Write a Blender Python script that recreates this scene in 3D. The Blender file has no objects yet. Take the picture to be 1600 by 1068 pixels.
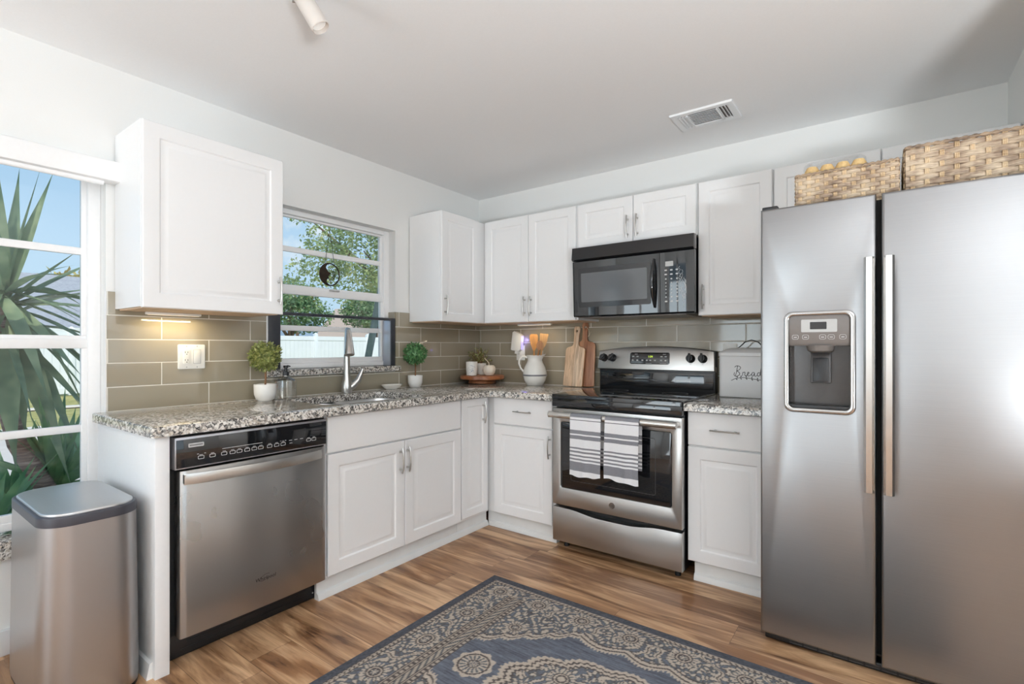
import bpy, bmesh, math, random
from mathutils import Vector, Matrix, noise
C = bpy.context.scene.collection
SC = bpy.context.scene
PI = math.pi
random.seed(7)

def srgb(r, g, b):
    f = lambda c: (c/255/12.92) if c/255 <= 0.04045 else ((c/255+0.055)/1.055)**2.4
    return (f(r), f(g), f(b), 1.0)

# ------------------------------------------------------------------ camera
cam_d = bpy.data.cameras.new('camera')
cam_d.sensor_width = 36.0
cam_d.lens = 790.2/1600*36
cam_d.shift_y = 8/1600
cam_d.clip_start = 0.03
cam_d.clip_end = 400
cam = bpy.data.objects.new('camera', cam_d)
C.objects.link(cam)
cam.location = (2.765, -3.286, 1.199)
cam.rotation_euler = (PI/2, 0, math.radians(36.35))
SC.camera = cam

# ------------------------------------------------------------------ sky
world = bpy.data.worlds.new('sky')
SC.world = world
world.use_nodes = True
wn = world.node_tree
wn.nodes.clear()
w_out = wn.nodes.new('ShaderNodeOutputWorld')
w_bg = wn.nodes.new('ShaderNodeBackground')
w_tc = wn.nodes.new('ShaderNodeTexCoord')
w_sep = wn.nodes.new('ShaderNodeSeparateXYZ')
w_ramp = wn.nodes.new('ShaderNodeValToRGB')
w_ramp.color_ramp.elements[0].position = 0.0
w_ramp.color_ramp.elements[0].color = srgb(206, 232, 250)
w_ramp.color_ramp.elements[1].position = 0.55
w_ramp.color_ramp.elements[1].color = srgb(140, 192, 240)
wn.links.new(w_tc.outputs['Generated'], w_sep.inputs[0])
wn.links.new(w_sep.outputs['Z'], w_ramp.inputs[0])
w_cl = wn.nodes.new('ShaderNodeTexNoise')
w_cl.inputs['Scale'].default_value = 9.0
w_cl.inputs['Detail'].default_value = 6.0
w_cr = wn.nodes.new('ShaderNodeValToRGB')
w_cr.color_ramp.elements[0].position = 0.62
w_cr.color_ramp.elements[1].position = 0.74
w_mx = wn.nodes.new('ShaderNodeMix')
w_mx.data_type = 'RGBA'
wn.links.new(w_tc.outputs['Generated'], w_cl.inputs['Vector'])
wn.links.new(w_cl.outputs['Fac'], w_cr.inputs[0])
wn.links.new(w_cr.outputs[0], w_mx.inputs[0])
wn.links.new(w_ramp.outputs[0], w_mx.inputs[6])
w_mx.inputs[7].default_value = (0.95, 0.97, 1.0, 1)
wn.links.new(w_mx.outputs[2], w_bg.inputs[0])
w_bg.inputs[1].default_value = 1.0
wn.links.new(w_bg.outputs[0], w_out.inputs[0])

# ------------------------------------------------------------------ lights
def lamp(name, kind, loc, rot, energy, color=(1, 1, 1), **kw):
    d = bpy.data.lights.new(name, kind)
    d.energy = energy
    d.color = color
    for k, v in kw.items():
        setattr(d, k, v)
    o = bpy.data.objects.new(name, d)
    C.objects.link(o)
    o.location = loc
    o.rotation_euler = rot
    return o

lamp('sun', 'SUN', (8, -6, 12), (math.radians(42), 0, math.radians(62)), 3.2, (1.0, 0.95, 0.87), angle=0.01)
# area lamps added behind the camera, standing in for daylight through glazed openings
lamp('patio_door_daylight', 'AREA', (1.05, -6.40, 1.15), (math.radians(128), 0, 0), 50, (0.86, 0.94, 1.0),
     shape='RECTANGLE', size=1.5, size_y=1.9)
lamp('side_window_fill', 'AREA', (6.10, -3.9, 1.35), (math.radians(125), 0, math.radians(90)), 14, (0.86, 0.94, 1.0),
     shape='RECTANGLE', size=3.0, size_y=1.7)
# unseen fill lamps added to brighten the ceiling, beside and behind the camera
for at, w in (((4.4, -4.0, 0.7), 225), ((1.0, -5.2, 0.6), 13)):
    lamp('ceiling_fill', 'AREA', at, (math.radians(180), 0, 0), w, (0.88, 0.95, 1.0), shape='DISK', size=0.7)

# ------------------------------------------------------------------ exposure
SC.view_settings.view_transform = 'Standard'
SC.view_settings.look = 'None'
SC.view_settings.gamma = 1.0
SC.view_settings.use_curve_mapping = False
SC.view_settings.exposure = 0.05
SC.cycles.max_bounces = 10
SC.cycles.diffuse_bounces = 6
SC.cycles.glossy_bounces = 5
SC.cycles.transparent_max_bounces = 12
SC.cycles.sample_clamp_indirect = 6.0
SC.cycles.caustics_reflective = False
SC.cycles.caustics_refractive = False

# ================================================================== helpers
class MB:
    """collects shapes, then becomes ONE mesh object"""
    def __init__(self):
        self.bm = bmesh.new()
        self.m = 0
        self.xf = None
    def _v(self, p):
        p = Vector(p)
        if self.xf is not None:
            p = self.xf @ p
        return self.bm.verts.new(p)
    def face(self, vs):
        try:
            f = self.bm.faces.new(vs)
            f.material_index = self.m
            return f
        except ValueError:
            return None
    def poly(self, pts):
        return self.face([self._v(p) for p in pts])
    def add(self, bm2):
        mp = {}
        for v in bm2.verts:
            mp[v] = self._v(v.co)
        for f in bm2.faces:
            self.face([mp[v] for v in f.verts])
        bm2.free()
    def box(self, x0, x1, y0, y1, z0, z1, bev=0.0, seg=2):
        b = bmesh.new()
        vs = [b.verts.new((x, y, z)) for x in (x0, x1) for y in (y0, y1) for z in (z0, z1)]
        for q in ((0, 1, 3, 2), (4, 6, 7, 5), (0, 4, 5, 1), (2, 3, 7, 6), (0, 2, 6, 4), (1, 5, 7, 3)):
            b.faces.new([vs[i] for i in q])
        if bev > 0:
            bmesh.ops.bevel(b, geom=b.edges[:], offset=bev, segments=seg, profile=0.5, affect='EDGES')
        self.add(b)
        return self
    def ring(self, c, u, v, r, seg, ru=None, ph=0.0):
        ru = r if ru is None else ru
        return [self._v(Vector(c)+Vector(u)*math.cos(2*PI*i/seg+ph)*ru+Vector(v)*math.sin(2*PI*i/seg+ph)*r) for i in range(seg)]
    def bridge(self, a, b):
        n = len(a)
        for i in range(n):
            self.face([a[i], a[(i+1) % n], b[(i+1) % n], b[i]])
    def cyl(self, p0, p1, r0, r1=None, seg=20, caps=True):
        p0, p1 = Vector(p0), Vector(p1)
        r1 = r0 if r1 is None else r1
        d = (p1-p0).normalized()
        u = d.orthogonal().normalized()
        v = d.cross(u)
        a = self.ring(p0, u, v, r0, seg)
        b = self.ring(p1, u, v, r1, seg)
        self.bridge(a, b)
        if caps:
            self.face(a[::-1])
            self.face(b)
        return self
    def tube(self, pts, r, seg=8, closed=False, flat=1.0, up=None):
        pts = [Vector(p) for p in pts]
        n = len(pts)
        rr = r if isinstance(r, (list, tuple)) else [r]*n
        rings = []
        pu = None
        for i, p in enumerate(pts):
            if closed:
                d = pts[(i+1) % n]-pts[i-1]
            else:
                d = pts[min(i+1, n-1)]-pts[max(i-1, 0)]
            if d.length < 1e-9:
                d = Vector((0, 0, 1))
            d.normalize()
            if up is not None:
                u = Vector(up)-d*Vector(up).dot(d)
                if u.length < 1e-6:
                    u = d.orthogonal()
            elif pu is None:
                u = d.orthogonal()
            else:
                u = pu-d*pu.dot(d)
                if u.length < 1e-6:
                    u = d.orthogonal()
            u.normalize()
            pu = u
            v = d.cross(u)
            rings.append(self.ring(p, u, v, rr[i]*flat, seg, ru=rr[i]))
        for i in range(n-1):
            self.bridge(rings[i], rings[i+1])
        if closed:
            self.bridge(rings[-1], rings[0])
        else:
            self.face(rings[0][::-1])
            self.face(rings[-1])
        return self
    def lathe(self, prof, c=(0, 0, 0), seg=32, axis='z', lobes=0, amp=0.0):
        c = Vector(c)
        rings = []
        for r, h in prof:
            ring = []
            for i in range(seg):
                a = 2*PI*i/seg
                q = r*(1+amp*abs(math.sin(lobes*a/2))) if lobes else r
                if axis == 'z':
                    p = Vector((q*math.cos(a), q*math.sin(a), h))
                elif axis == 'y':
                    p = Vector((q*math.cos(a), h, q*math.sin(a)))
                else:
                    p = Vector((h, q*math.cos(a), q*math.sin(a)))
                ring.append(self._v(c+p))
            rings.append(ring)
        for i in range(len(rings)-1):
            self.bridge(rings[i], rings[i+1])
        if prof[0][0] > 1e-5:
            self.face(rings[0][::-1])
        if prof[-1][0] > 1e-5:
            self.face(rings[-1])
        return self
    def sphere(self, c, r, sx=1, sy=1, sz=1, u=16, v=10):
        b = bmesh.new()
        bmesh.ops.create_uvsphere(b, u_segments=u, v_segments=v, radius=r)
        for q in b.verts:
            q.co = Vector((q.co.x*sx, q.co.y*sy, q.co.z*sz))+Vector(c)
        self.add(b)
        return self
    def slab(self, outer, holes, axis, a0, a1, bev=0.0, seg=2, both=False):
        """flat plate with holes; outer/holes are 2-D loops; axis is the thickness axis, a1 the show side"""
        b = bmesh.new()
        def P(p):
            return {'z': (p[0], p[1], a1), 'y': (p[0], a1, p[1]), 'x': (a1, p[0], p[1])}[axis]
        es = []
        for loop in [outer]+holes:
            vs = [b.verts.new(P(p)) for p in loop]
            es += [b.edges.new((vs[i], vs[(i+1) % len(vs)])) for i in range(len(vs))]
        bmesh.ops.triangle_fill(b, use_beauty=True, use_dissolve=False, edges=es)
        ext = bmesh.ops.extrude_face_region(b, geom=b.faces[:], use_keep_orig=True)
        k = {'x': 0, 'y': 1, 'z': 2}[axis]
        nv = [g for g in ext['geom'] if isinstance(g, bmesh.types.BMVert)]
        ns = set(nv)
        for q in nv:
            q.co[k] = a0
        bmesh.ops.recalc_face_normals(b, faces=b.faces[:])
        if bev > 0:
            sel = []
            for e in b.edges:
                if len(e.link_faces) == 2 and abs(e.link_faces[0].normal.dot(e.link_faces[1].normal)) < 0.2:
                    n0 = sum(1 for q in e.verts if q in ns)
                    if n0 == 0 or (both and n0 == 2):
                        sel.append(e)
            bmesh.ops.bevel(b, geom=sel, offset=bev, segments=seg, profile=0.5, affect='EDGES')
        self.add(b)
        return self
    def build(self, name, mats, parent=None, world=True, angle=38, origin=None, recalc=True):
        bm = self.bm
        if recalc:
            bmesh.ops.recalc_face_normals(bm, faces=bm.faces[:])
        for f in bm.faces:
            f.smooth = True
        lim = math.radians(angle)
        for e in bm.edges:
            if len(e.link_faces) == 2:
                e.smooth = e.calc_face_angle(0) < lim
        off = Vector((0, 0, 0))
        if world:
            q = parent
            while q is not None:
                off += q.location
                q = q.parent
        loc = Vector((0, 0, 0))
        if origin is not None:
            loc = Vector(origin)-off
            off = Vector(origin)
        if off.length > 0:
            bmesh.ops.translate(bm, verts=bm.verts[:], vec=-off)
        me = bpy.data.meshes.new(name)
        bm.to_mesh(me)
        bm.free()
        o = bpy.data.objects.new(name, me)
        for mt in (mats if isinstance(mats, (list, tuple)) else [mats]):
            me.materials.append(mt)
        C.objects.link(o)
        o.location = loc
        if parent is not None:
            o.parent = parent
        return o

def thing(name, label, cat, loc=(0, 0, 0), rotz=0.0, group=None):
    o = bpy.data.objects.new(name, None)
    o.empty_display_size = 0.05
    C.objects.link(o)
    o.location = loc
    o.rotation_euler = (0, 0, rotz)
    o['label'] = label
    o['category'] = cat
    if group:
        o['group'] = group
    return o

def tag(o, label, cat, group=None, kind=None):
    o['label'] = label
    o['category'] = cat
    if group:
        o['group'] = group
    if kind:
        o['kind'] = kind
    return o

def lab(o, text):
    o['label'] = text
    return o

def struct(o):
    o['kind'] = 'structure'
    return o

def box(name, mat, parent, x0, x1, y0, y1, z0, z1, bev=0.0, **kw):
    return MB().box(x0, x1, y0, y1, z0, z1, bev).build(name, mat, parent, **kw)

def rrect(u0, u1, v0, v1, r, n=6):
    pts = []
    for cx, cy, a in ((u1-r, v1-r, 0), (u0+r, v1-r, 90), (u0+r, v0+r, 180), (u1-r, v0+r, 270)):
        for i in range(n+1):
            t = math.radians(a+90*i/n)
            pts.append((cx+r*math.cos(t), cy+r*math.sin(t)))
    return pts

def glyphs(text, size, font_shear=0.0, extrude=0.0004, align='CENTER', spacing=1.0):
    """letters as triangles in the (x, y) plane"""
    cu = bpy.data.curves.new('glyphs', 'FONT')
    cu.body = text
    cu.size = size
    cu.align_x = align
    cu.align_y = 'CENTER'
    cu.shear = font_shear
    cu.space_character = spacing
    cu.extrude = extrude
    cu.resolution_u = 3
    o = bpy.data.objects.new('glyphs', cu)
    C.objects.link(o)
    dg = bpy.context.evaluated_depsgraph_get()
    me = bpy.data.meshes.new_from_object(o.evaluated_get(dg))
    bpy.data.objects.remove(o)
    bpy.data.curves.remove(cu)
    return me

def put_text(mb, text, size, at, u, v, n, **kw):
    me = glyphs(text, size, **kw)
    at, u, v, n = Vector(at), Vector(u), Vector(v), Vector(n)
    vs = [mb._v(at+u*p.co.x+v*p.co.y+n*p.co.z) for p in me.vertices]
    for p in me.polygons:
        mb.face([vs[i] for i in p.vertices])
    bpy.data.meshes.remove(me)

# ================================================================== materials
class NT:
    def __init__(self, name):
        self.mat = bpy.data.materials.new(name)
        self.mat.use_nodes = True
        self.t = self.mat.node_tree
        self.b = self.t.nodes['Principled BSDF']
        self.out = self.t.nodes['Material Output']
    def n(self, typ, **kw):
        q = self.t.nodes.new('ShaderNode'+typ)
        for k, v in kw.items():
            if k in q.inputs:
                q.inputs[k].default_value = v
            else:
                setattr(q, k, v)
        return q
    def l(self, a, b):
        self.t.links.new(a, b)
    def s(self, sock, val):
        if hasattr(val, 'is_output') or isinstance(val, bpy.types.NodeSocket):
            self.l(val, sock)
        else:
            sock.default_value = val
    def math(self, op, a, b=0.0, c=None):
        q = self.t.nodes.new('ShaderNodeMath')
        q.operation = op
        self.s(q.inputs[0], a)
        self.s(q.inputs[1], b)
        if c is not None:
            self.s(q.inputs[2], c)
        return q.outputs[0]
    def ramp(self, fac, stops, interp='LINEAR'):
        q = self.t.nodes.new('ShaderNodeValToRGB')
        cr = q.color_ramp
        cr.interpolation = interp
        while len(cr.elements) < len(stops):
            cr.elements.new(0.5)
        for e, (p, c) in zip(cr.elements, stops):
            e.position = p
            e.color = c if len(c) == 4 else (*c, 1)
        self.s(q.inputs[0], fac)
        return q.outputs[0]
    def mix(self, fac, a, b, mode='MIX'):
        q = self.t.nodes.new('ShaderNodeMix')
        q.data_type = 'RGBA'
        q.blend_type = mode
        self.s(q.inputs[0], fac)
        self.s(q.inputs[6], a)
        self.s(q.inputs[7], b)
        return q.outputs[2]
    def coord(self, which='Object', scale=(1, 1, 1), rot=(0, 0, 0), loc=(0, 0, 0)):
        tc = self.t.nodes.new('ShaderNodeTexCoord')
        mp = self.t.nodes.new('ShaderNodeMapping')
        mp.inputs['Scale'].default_value = scale
        mp.inputs['Rotation'].default_value = rot
        mp.inputs['Location'].default_value = loc
        self.l(tc.outputs[which], mp.inputs['Vector'])
        return mp.outputs[0]
    def noise(self, vec, scale, detail=4.0, rough=0.5, dist=0.0):
        q = self.n('TexNoise')
        q.inputs['Scale'].default_value = scale
        q.inputs['Detail'].default_value = detail
        q.inputs['Roughness'].default_value = rough
        q.inputs['Distortion'].default_value = dist
        self.l(vec, q.inputs['Vector'])
        return q.outputs['Fac']
    def bump(self, height, strength=0.2, dist=0.01):
        q = self.n('Bump')
        q.inputs['Strength'].default_value = strength
        q.inputs['Distance'].default_value = dist
        self.s(q.inputs['Height'], height)
        self.l(q.outputs[0], self.b.inputs['Normal'])
    def set(self, **kw):
        for k, v in kw.items():
            self.s(self.b.inputs[k.replace('_', ' ')], v)
        return self

def plain(name, col, rough=0.5, metal=0.0, spec=0.5, coat=0.0, bump=0.0, bscale=60.0, var=0.04):
    m = NT(name)
    vec = m.coord()
    nz = m.noise(vec, bscale, 3)
    lo = tuple(c*(1-var) for c in col[:3])+(1,)
    hi = tuple(min(1, c*(1+var)) for c in col[:3])+(1,)
    m.set(Base_Color=m.ramp(nz, [(0.3, lo), (0.7, hi)]), Roughness=rough, Metallic=metal, Specular_IOR_Level=spec, Coat_Weight=coat)
    if bump:
        m.bump(nz, bump, 0.002)
    return m.mat

def emit(name, col, strength):
    m = NT(name)
    m.set(Base_Color=col, Emission_Color=col, Emission_Strength=strength)
    return m.mat

def steel(name, col, rough=0.3, axis='z', wave=0.0, wscale=2.2, aniso=0.0, mottled=0.03, stretch=(1, 1, 1), rv=0.06):
    """brushed steel: fine scratches along one axis, gentle sheet waviness"""
    m = NT(name)
    sc = {'x': (4, 900, 900), 'y': (900, 4, 900), 'z': (900, 900, 4)}[axis]
    f = m.noise(m.coord(scale=sc), 1.0, 3, 0.6)
    big = m.noise(m.coord(), 2.6, 3, 0.5)
    lo = tuple(c*(1-mottled) for c in col[:3])+(1,)
    hi = tuple(min(1, c*(1+mottled)) for c in col[:3])+(1,)
    m.set(Base_Color=m.ramp(f, [(0.3, lo), (0.7, hi)]), Metallic=1.0)
    r1 = m.math('MULTIPLY_ADD', f, rv, rough-rv/2)
    m.set(Roughness=m.math('MULTIPLY_ADD', big, 0.06, r1))
    if wave:
        wv = m.noise(m.coord(scale=stretch), wscale, 0.0, 0.4)
        m.bump(m.math('MULTIPLY', wv, wave), 1.0, 1.0)
    if aniso:
        m.set(Anisotropic=aniso)
    return m.mat

M = {}
M['wall'] = plain('wall_paint', srgb(232, 232, 230), 0.6, spec=0.3, bump=0.05, bscale=220, var=0.008)
M['ceiling'] = plain('ceiling_paint', srgb(238, 238, 238), 0.85, spec=0.15, bump=0.06, bscale=160, var=0.01)
M['cab'] = plain('white_thermofoil', srgb(236, 236, 236), 0.32, spec=0.45, var=0.004)
M['trim'] = plain('trim_enamel', srgb(234, 235, 236), 0.35, spec=0.45, var=0.01)
M['kick'] = plain('kick_board', srgb(224, 225, 224), 0.45, var=0.03, bscale=9)
M['vinyl'] = plain('window_vinyl', srgb(242, 242, 242), 0.4, var=0.01)
M['cabwood'] = plain('cabinet_underside', srgb(214, 186, 158), 0.6, var=0.05, bscale=12)
M['nickel'] = steel('satin_nickel', srgb(196, 194, 190), 0.26, 'z')
M['nickel_h'] = steel('satin_nickel_bar', srgb(196, 194, 190), 0.26, 'x')
M['steel_fridge'] = steel('fridge_steel', srgb(156, 156, 157), 0.32, 'x', wave=0.005, wscale=1.5, stretch=(0.6, 1, 2.0))
M['steel_range'] = steel('range_steel', srgb(184, 182, 179), 0.28, 'x', wave=0.0015, wscale=3.0)
M['steel_dw'] = steel('dishwasher_steel', srgb(170, 167, 164), 0.25, 'z', wave=0.007, wscale=2.2, stretch=(1, 2.6, 0.3), mottled=0.008, rv=0.0)
M['steel_bin'] = steel('bin_steel', srgb(182, 180, 180), 0.33, 'x', wave=0.001, wscale=2.0)
M['steel_sink'] = steel('sink_steel', srgb(222, 222, 222), 0.36, 'y')
M['handle_steel'] = steel('bright_steel', srgb(208, 206, 203), 0.22, 'z')
M['handle_steel_h'] = steel('bright_steel_bar', srgb(206, 204, 200), 0.24, 'x')
M['handle_steel_y'] = steel('bright_steel_curve', srgb(206, 204, 200), 0.26, 'y')
M['chrome'] = plain('chrome', srgb(172, 170, 168), 0.16, metal=1.0, var=0.01)
M['blackglass'] = plain('black_glass', srgb(22, 23, 26), 0.045, spec=0.6, coat=0.4, var=0.02)
M['blackplastic'] = plain('black_plastic', srgb(24, 24, 26), 0.35, var=0.05)
M['blackmatte'] = plain('black_matte', srgb(18, 18, 19), 0.6, var=0.08)
M['darkgrey'] = plain('dark_grey_plastic', srgb(66, 64, 64), 0.35, var=0.04)
M['midgrey'] = plain('mid_grey_plastic', srgb(118, 112, 108), 0.35, var=0.03)
M['ltgrey'] = plain('light_grey_plastic', srgb(180, 180, 178), 0.4, var=0.02)
M['silver'] = plain('silver_paint', srgb(176, 176, 180), 0.32, metal=0.6, var=0.02)
M['legend'] = plain('panel_legend', srgb(196, 196, 196), 0.5, var=0.02)
M['ceramic'] = plain('white_ceramic', srgb(236, 234, 228), 0.22, spec=0.5, var=0.01)
M['ceramic_matte'] = plain('matte_white_ceramic', srgb(235, 233, 229), 0.5, var=0.01)
M['cream'] = plain('cream_ceramic', srgb(232, 222, 206), 0.4, var=0.02)
M['greyband'] = plain('grey_glaze', srgb(120, 120, 124), 0.3, var=0.05)
M['plate_white'] = plain('wallplate_plastic', srgb(240, 239, 234), 0.35, var=0.006)
M['plate_shadow'] = plain('socket_slot', srgb(70, 66, 62), 0.6, var=0.05)
M['soil'] = plain('potting_soil', srgb(92, 72, 52), 0.9, bump=0.6, bscale=120, var=0.3)
M['stem'] = plain('plant_stem', srgb(134, 96, 66), 0.7, bump=0.3, bscale=90, var=0.15)
M['ink'] = plain('black_lettering', srgb(44, 42, 42), 0.5, var=0.05)
M['cord'] = plain('cotton_cord', srgb(214, 200, 176), 0.8, var=0.05)
M['bread_enamel'] = plain('bread_bin_enamel', srgb(230, 231, 231), 0.35, var=0.006)
M['bronze'] = plain('dark_bronze', srgb(58, 46, 38), 0.42, metal=0.6, var=0.2, bscale=40)
M['winframe'] = plain('charcoal_frame_paint', srgb(54, 56, 62), 0.32, var=0.06)
M['muffin'] = plain('muffin_crumb', srgb(222, 186, 128), 0.75, bump=0.5, bscale=140, var=0.1)

def glass(name, tint=(1, 1, 1, 1), gloss=0.06, edge=0.55):
    m = NT(name)
    tr = m.n('BsdfTransparent')
    tr.inputs[0].default_value = tint
    gl = m.n('BsdfGlossy')
    gl.inputs['Roughness'].default_value = 0.02
    lw = m.n('LayerWeight')
    lw.inputs['Blend'].default_value = 0.25
    mx = m.n('MixShader')
    m.l(m.math('MULTIPLY_ADD', lw.outputs['Fresnel'], edge, gloss), mx.inputs[0])
    m.l(tr.outputs[0], mx.inputs[1])
    m.l(gl.outputs[0], mx.inputs[2])
    m.l(mx.outputs[0], m.out.inputs['Surface'])
    return m.mat
M['pane'] = glass('window_glass', (0.96, 0.98, 0.98, 1), 0.015)
M['bottle'] = glass('bottle_glass', (0.985, 0.99, 0.99, 1), 0.12, 0.8)
M['clam'] = glass('clear_plastic', (0.975, 0.98, 0.98, 1), 0.02, 0.2)

def granite():
    m = NT('speckled_granite')
    v = m.coord()
    wob = m.n('VectorMath', operation='ADD')
    nz = m.n('TexNoise')
    nz.inputs['Scale'].default_value = 60
    m.l(v, nz.inputs['Vector'])
    sc = m.n('VectorMath', operation='SCALE')
    sc.inputs['Scale'].default_value = 0.018
    m.l(nz.outputs['Color'], sc.inputs[0])
    m.l(v, wob.inputs[0])
    m.l(sc.outputs[0], wob.inputs[1])
    def cells(scale):
        q = m.n('TexVoronoi')
        q.inputs['Scale'].default_value = scale
        m.l(wob.outputs[0], q.inputs['Vector'])
        s = m.n('SeparateColor')
        m.l(q.outputs['Color'], s.inputs[0])
        return s.outputs[0]
    a = cells(115)
    b = cells(210)
    big = m.noise(v, 26, 4, 0.6)
    fac = m.math('MULTIPLY_ADD', m.math('SUBTRACT', big, 0.5), 0.9, a)
    col = m.ramp(fac, [(0.0, srgb(28, 26, 27)), (0.30, srgb(48, 45, 44)), (0.36, srgb(112, 105, 99)), (0.50, srgb(150, 140, 129)),
                       (0.55, srgb(212, 207, 199)), (0.80, srgb(230, 227, 221)), (1.0, srgb(190, 177, 160))])
    col2 = m.ramp(b, [(0.0, srgb(38, 36, 36)), (0.24, srgb(42, 40, 40)), (0.28, srgb(190, 184, 176)), (1.0, srgb(224, 220, 214))])
    m.set(Base_Color=m.mix(0.30, col, col2), Roughness=0.09, Specular_IOR_Level=0.5)
    return m.mat
M['granite'] = granite()

def tiles(name, along, joint, pitch=0.412, z0=0.914, h=0.1068):
    """glossy 4x16 glass tile in running bond; along = 'X' or 'Y'; joint = a vertical joint of the odd courses"""
    m = NT(name)
    tc = m.n('TexCoord')
    sp = m.n('SeparateXYZ')
    m.l(tc.outputs['Object'], sp.inputs[0])
    u, z = sp.outputs[along], sp.outputs['Z']
    rz = m.math('DIVIDE', m.math('SUBTRACT', z, z0), h)
    row = m.math('FLOOR', rz)
    fz = m.math('FRACT', rz)
    par = m.math('FLOORED_MODULO', row, 2.0)
    uu = m.math('DIVIDE', m.math('SUBTRACT', u, joint), pitch)
    uu = m.math('ADD', uu, m.math('MULTIPLY_ADD', par, -0.5, 20.5))
    col = m.math('FLOOR', uu)
    fu = m.math('FRACT', uu)
    ez = m.math('MULTIPLY', m.math('MINIMUM', fz, m.math('SUBTRACT', 1.0, fz)), h)
    eu = m.math('MULTIPLY', m.math('MINIMUM', fu, m.math('SUBTRACT', 1.0, fu)), pitch)
    e = m.math('MINIMUM', ez, eu)
    tile = m.math('SMOOTH_MIN', 1.0, m.math('DIVIDE', m.math('SUBTRACT', e, 0.0013), 0.0012), 0.05)
    tile = m.math('MAXIMUM', tile, 0.0)
    wn_ = m.n('TexWhiteNoise')
    wn_.noise_dimensions = '2D'
    cb = m.n('CombineXYZ')
    m.l(row, cb.inputs[0])
    m.l(col, cb.inputs[1])
    m.l(cb.outputs[0], wn_.inputs['Vector'])
    base = m.ramp(wn_.outputs['Value'], [(0, srgb(150, 141, 122)), (1, srgb(159, 150, 132))])
    m.set(Base_Color=m.mix(tile, srgb(226, 222, 212), base))
    m.set(Roughness=m.math('MULTIPLY_ADD', tile, -0.62, 0.7), Specular_IOR_Level=0.55)
    m.set(Coat_Weight=m.math('MULTIPLY', tile, 0.3), Coat_Roughness=0.03)
    edge = m.math('MINIMUM', 1.0, m.math('DIVIDE', m.math('MAXIMUM', m.math('SUBTRACT', e, 0.001), 0.0), 0.004))
    wv = m.noise(m.coord(), 7.0, 2)
    m.bump(m.math('MULTIPLY_ADD', wv, 0.25, edge), 0.35, 0.0015)
    return m.mat
M['tile_back'] = tiles('glass_tile_stove_side', 'X', 0.025, 0.4145)
M['tile_left'] = tiles('glass_tile_sink_side', 'Y', -0.26, 0.416)

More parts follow.
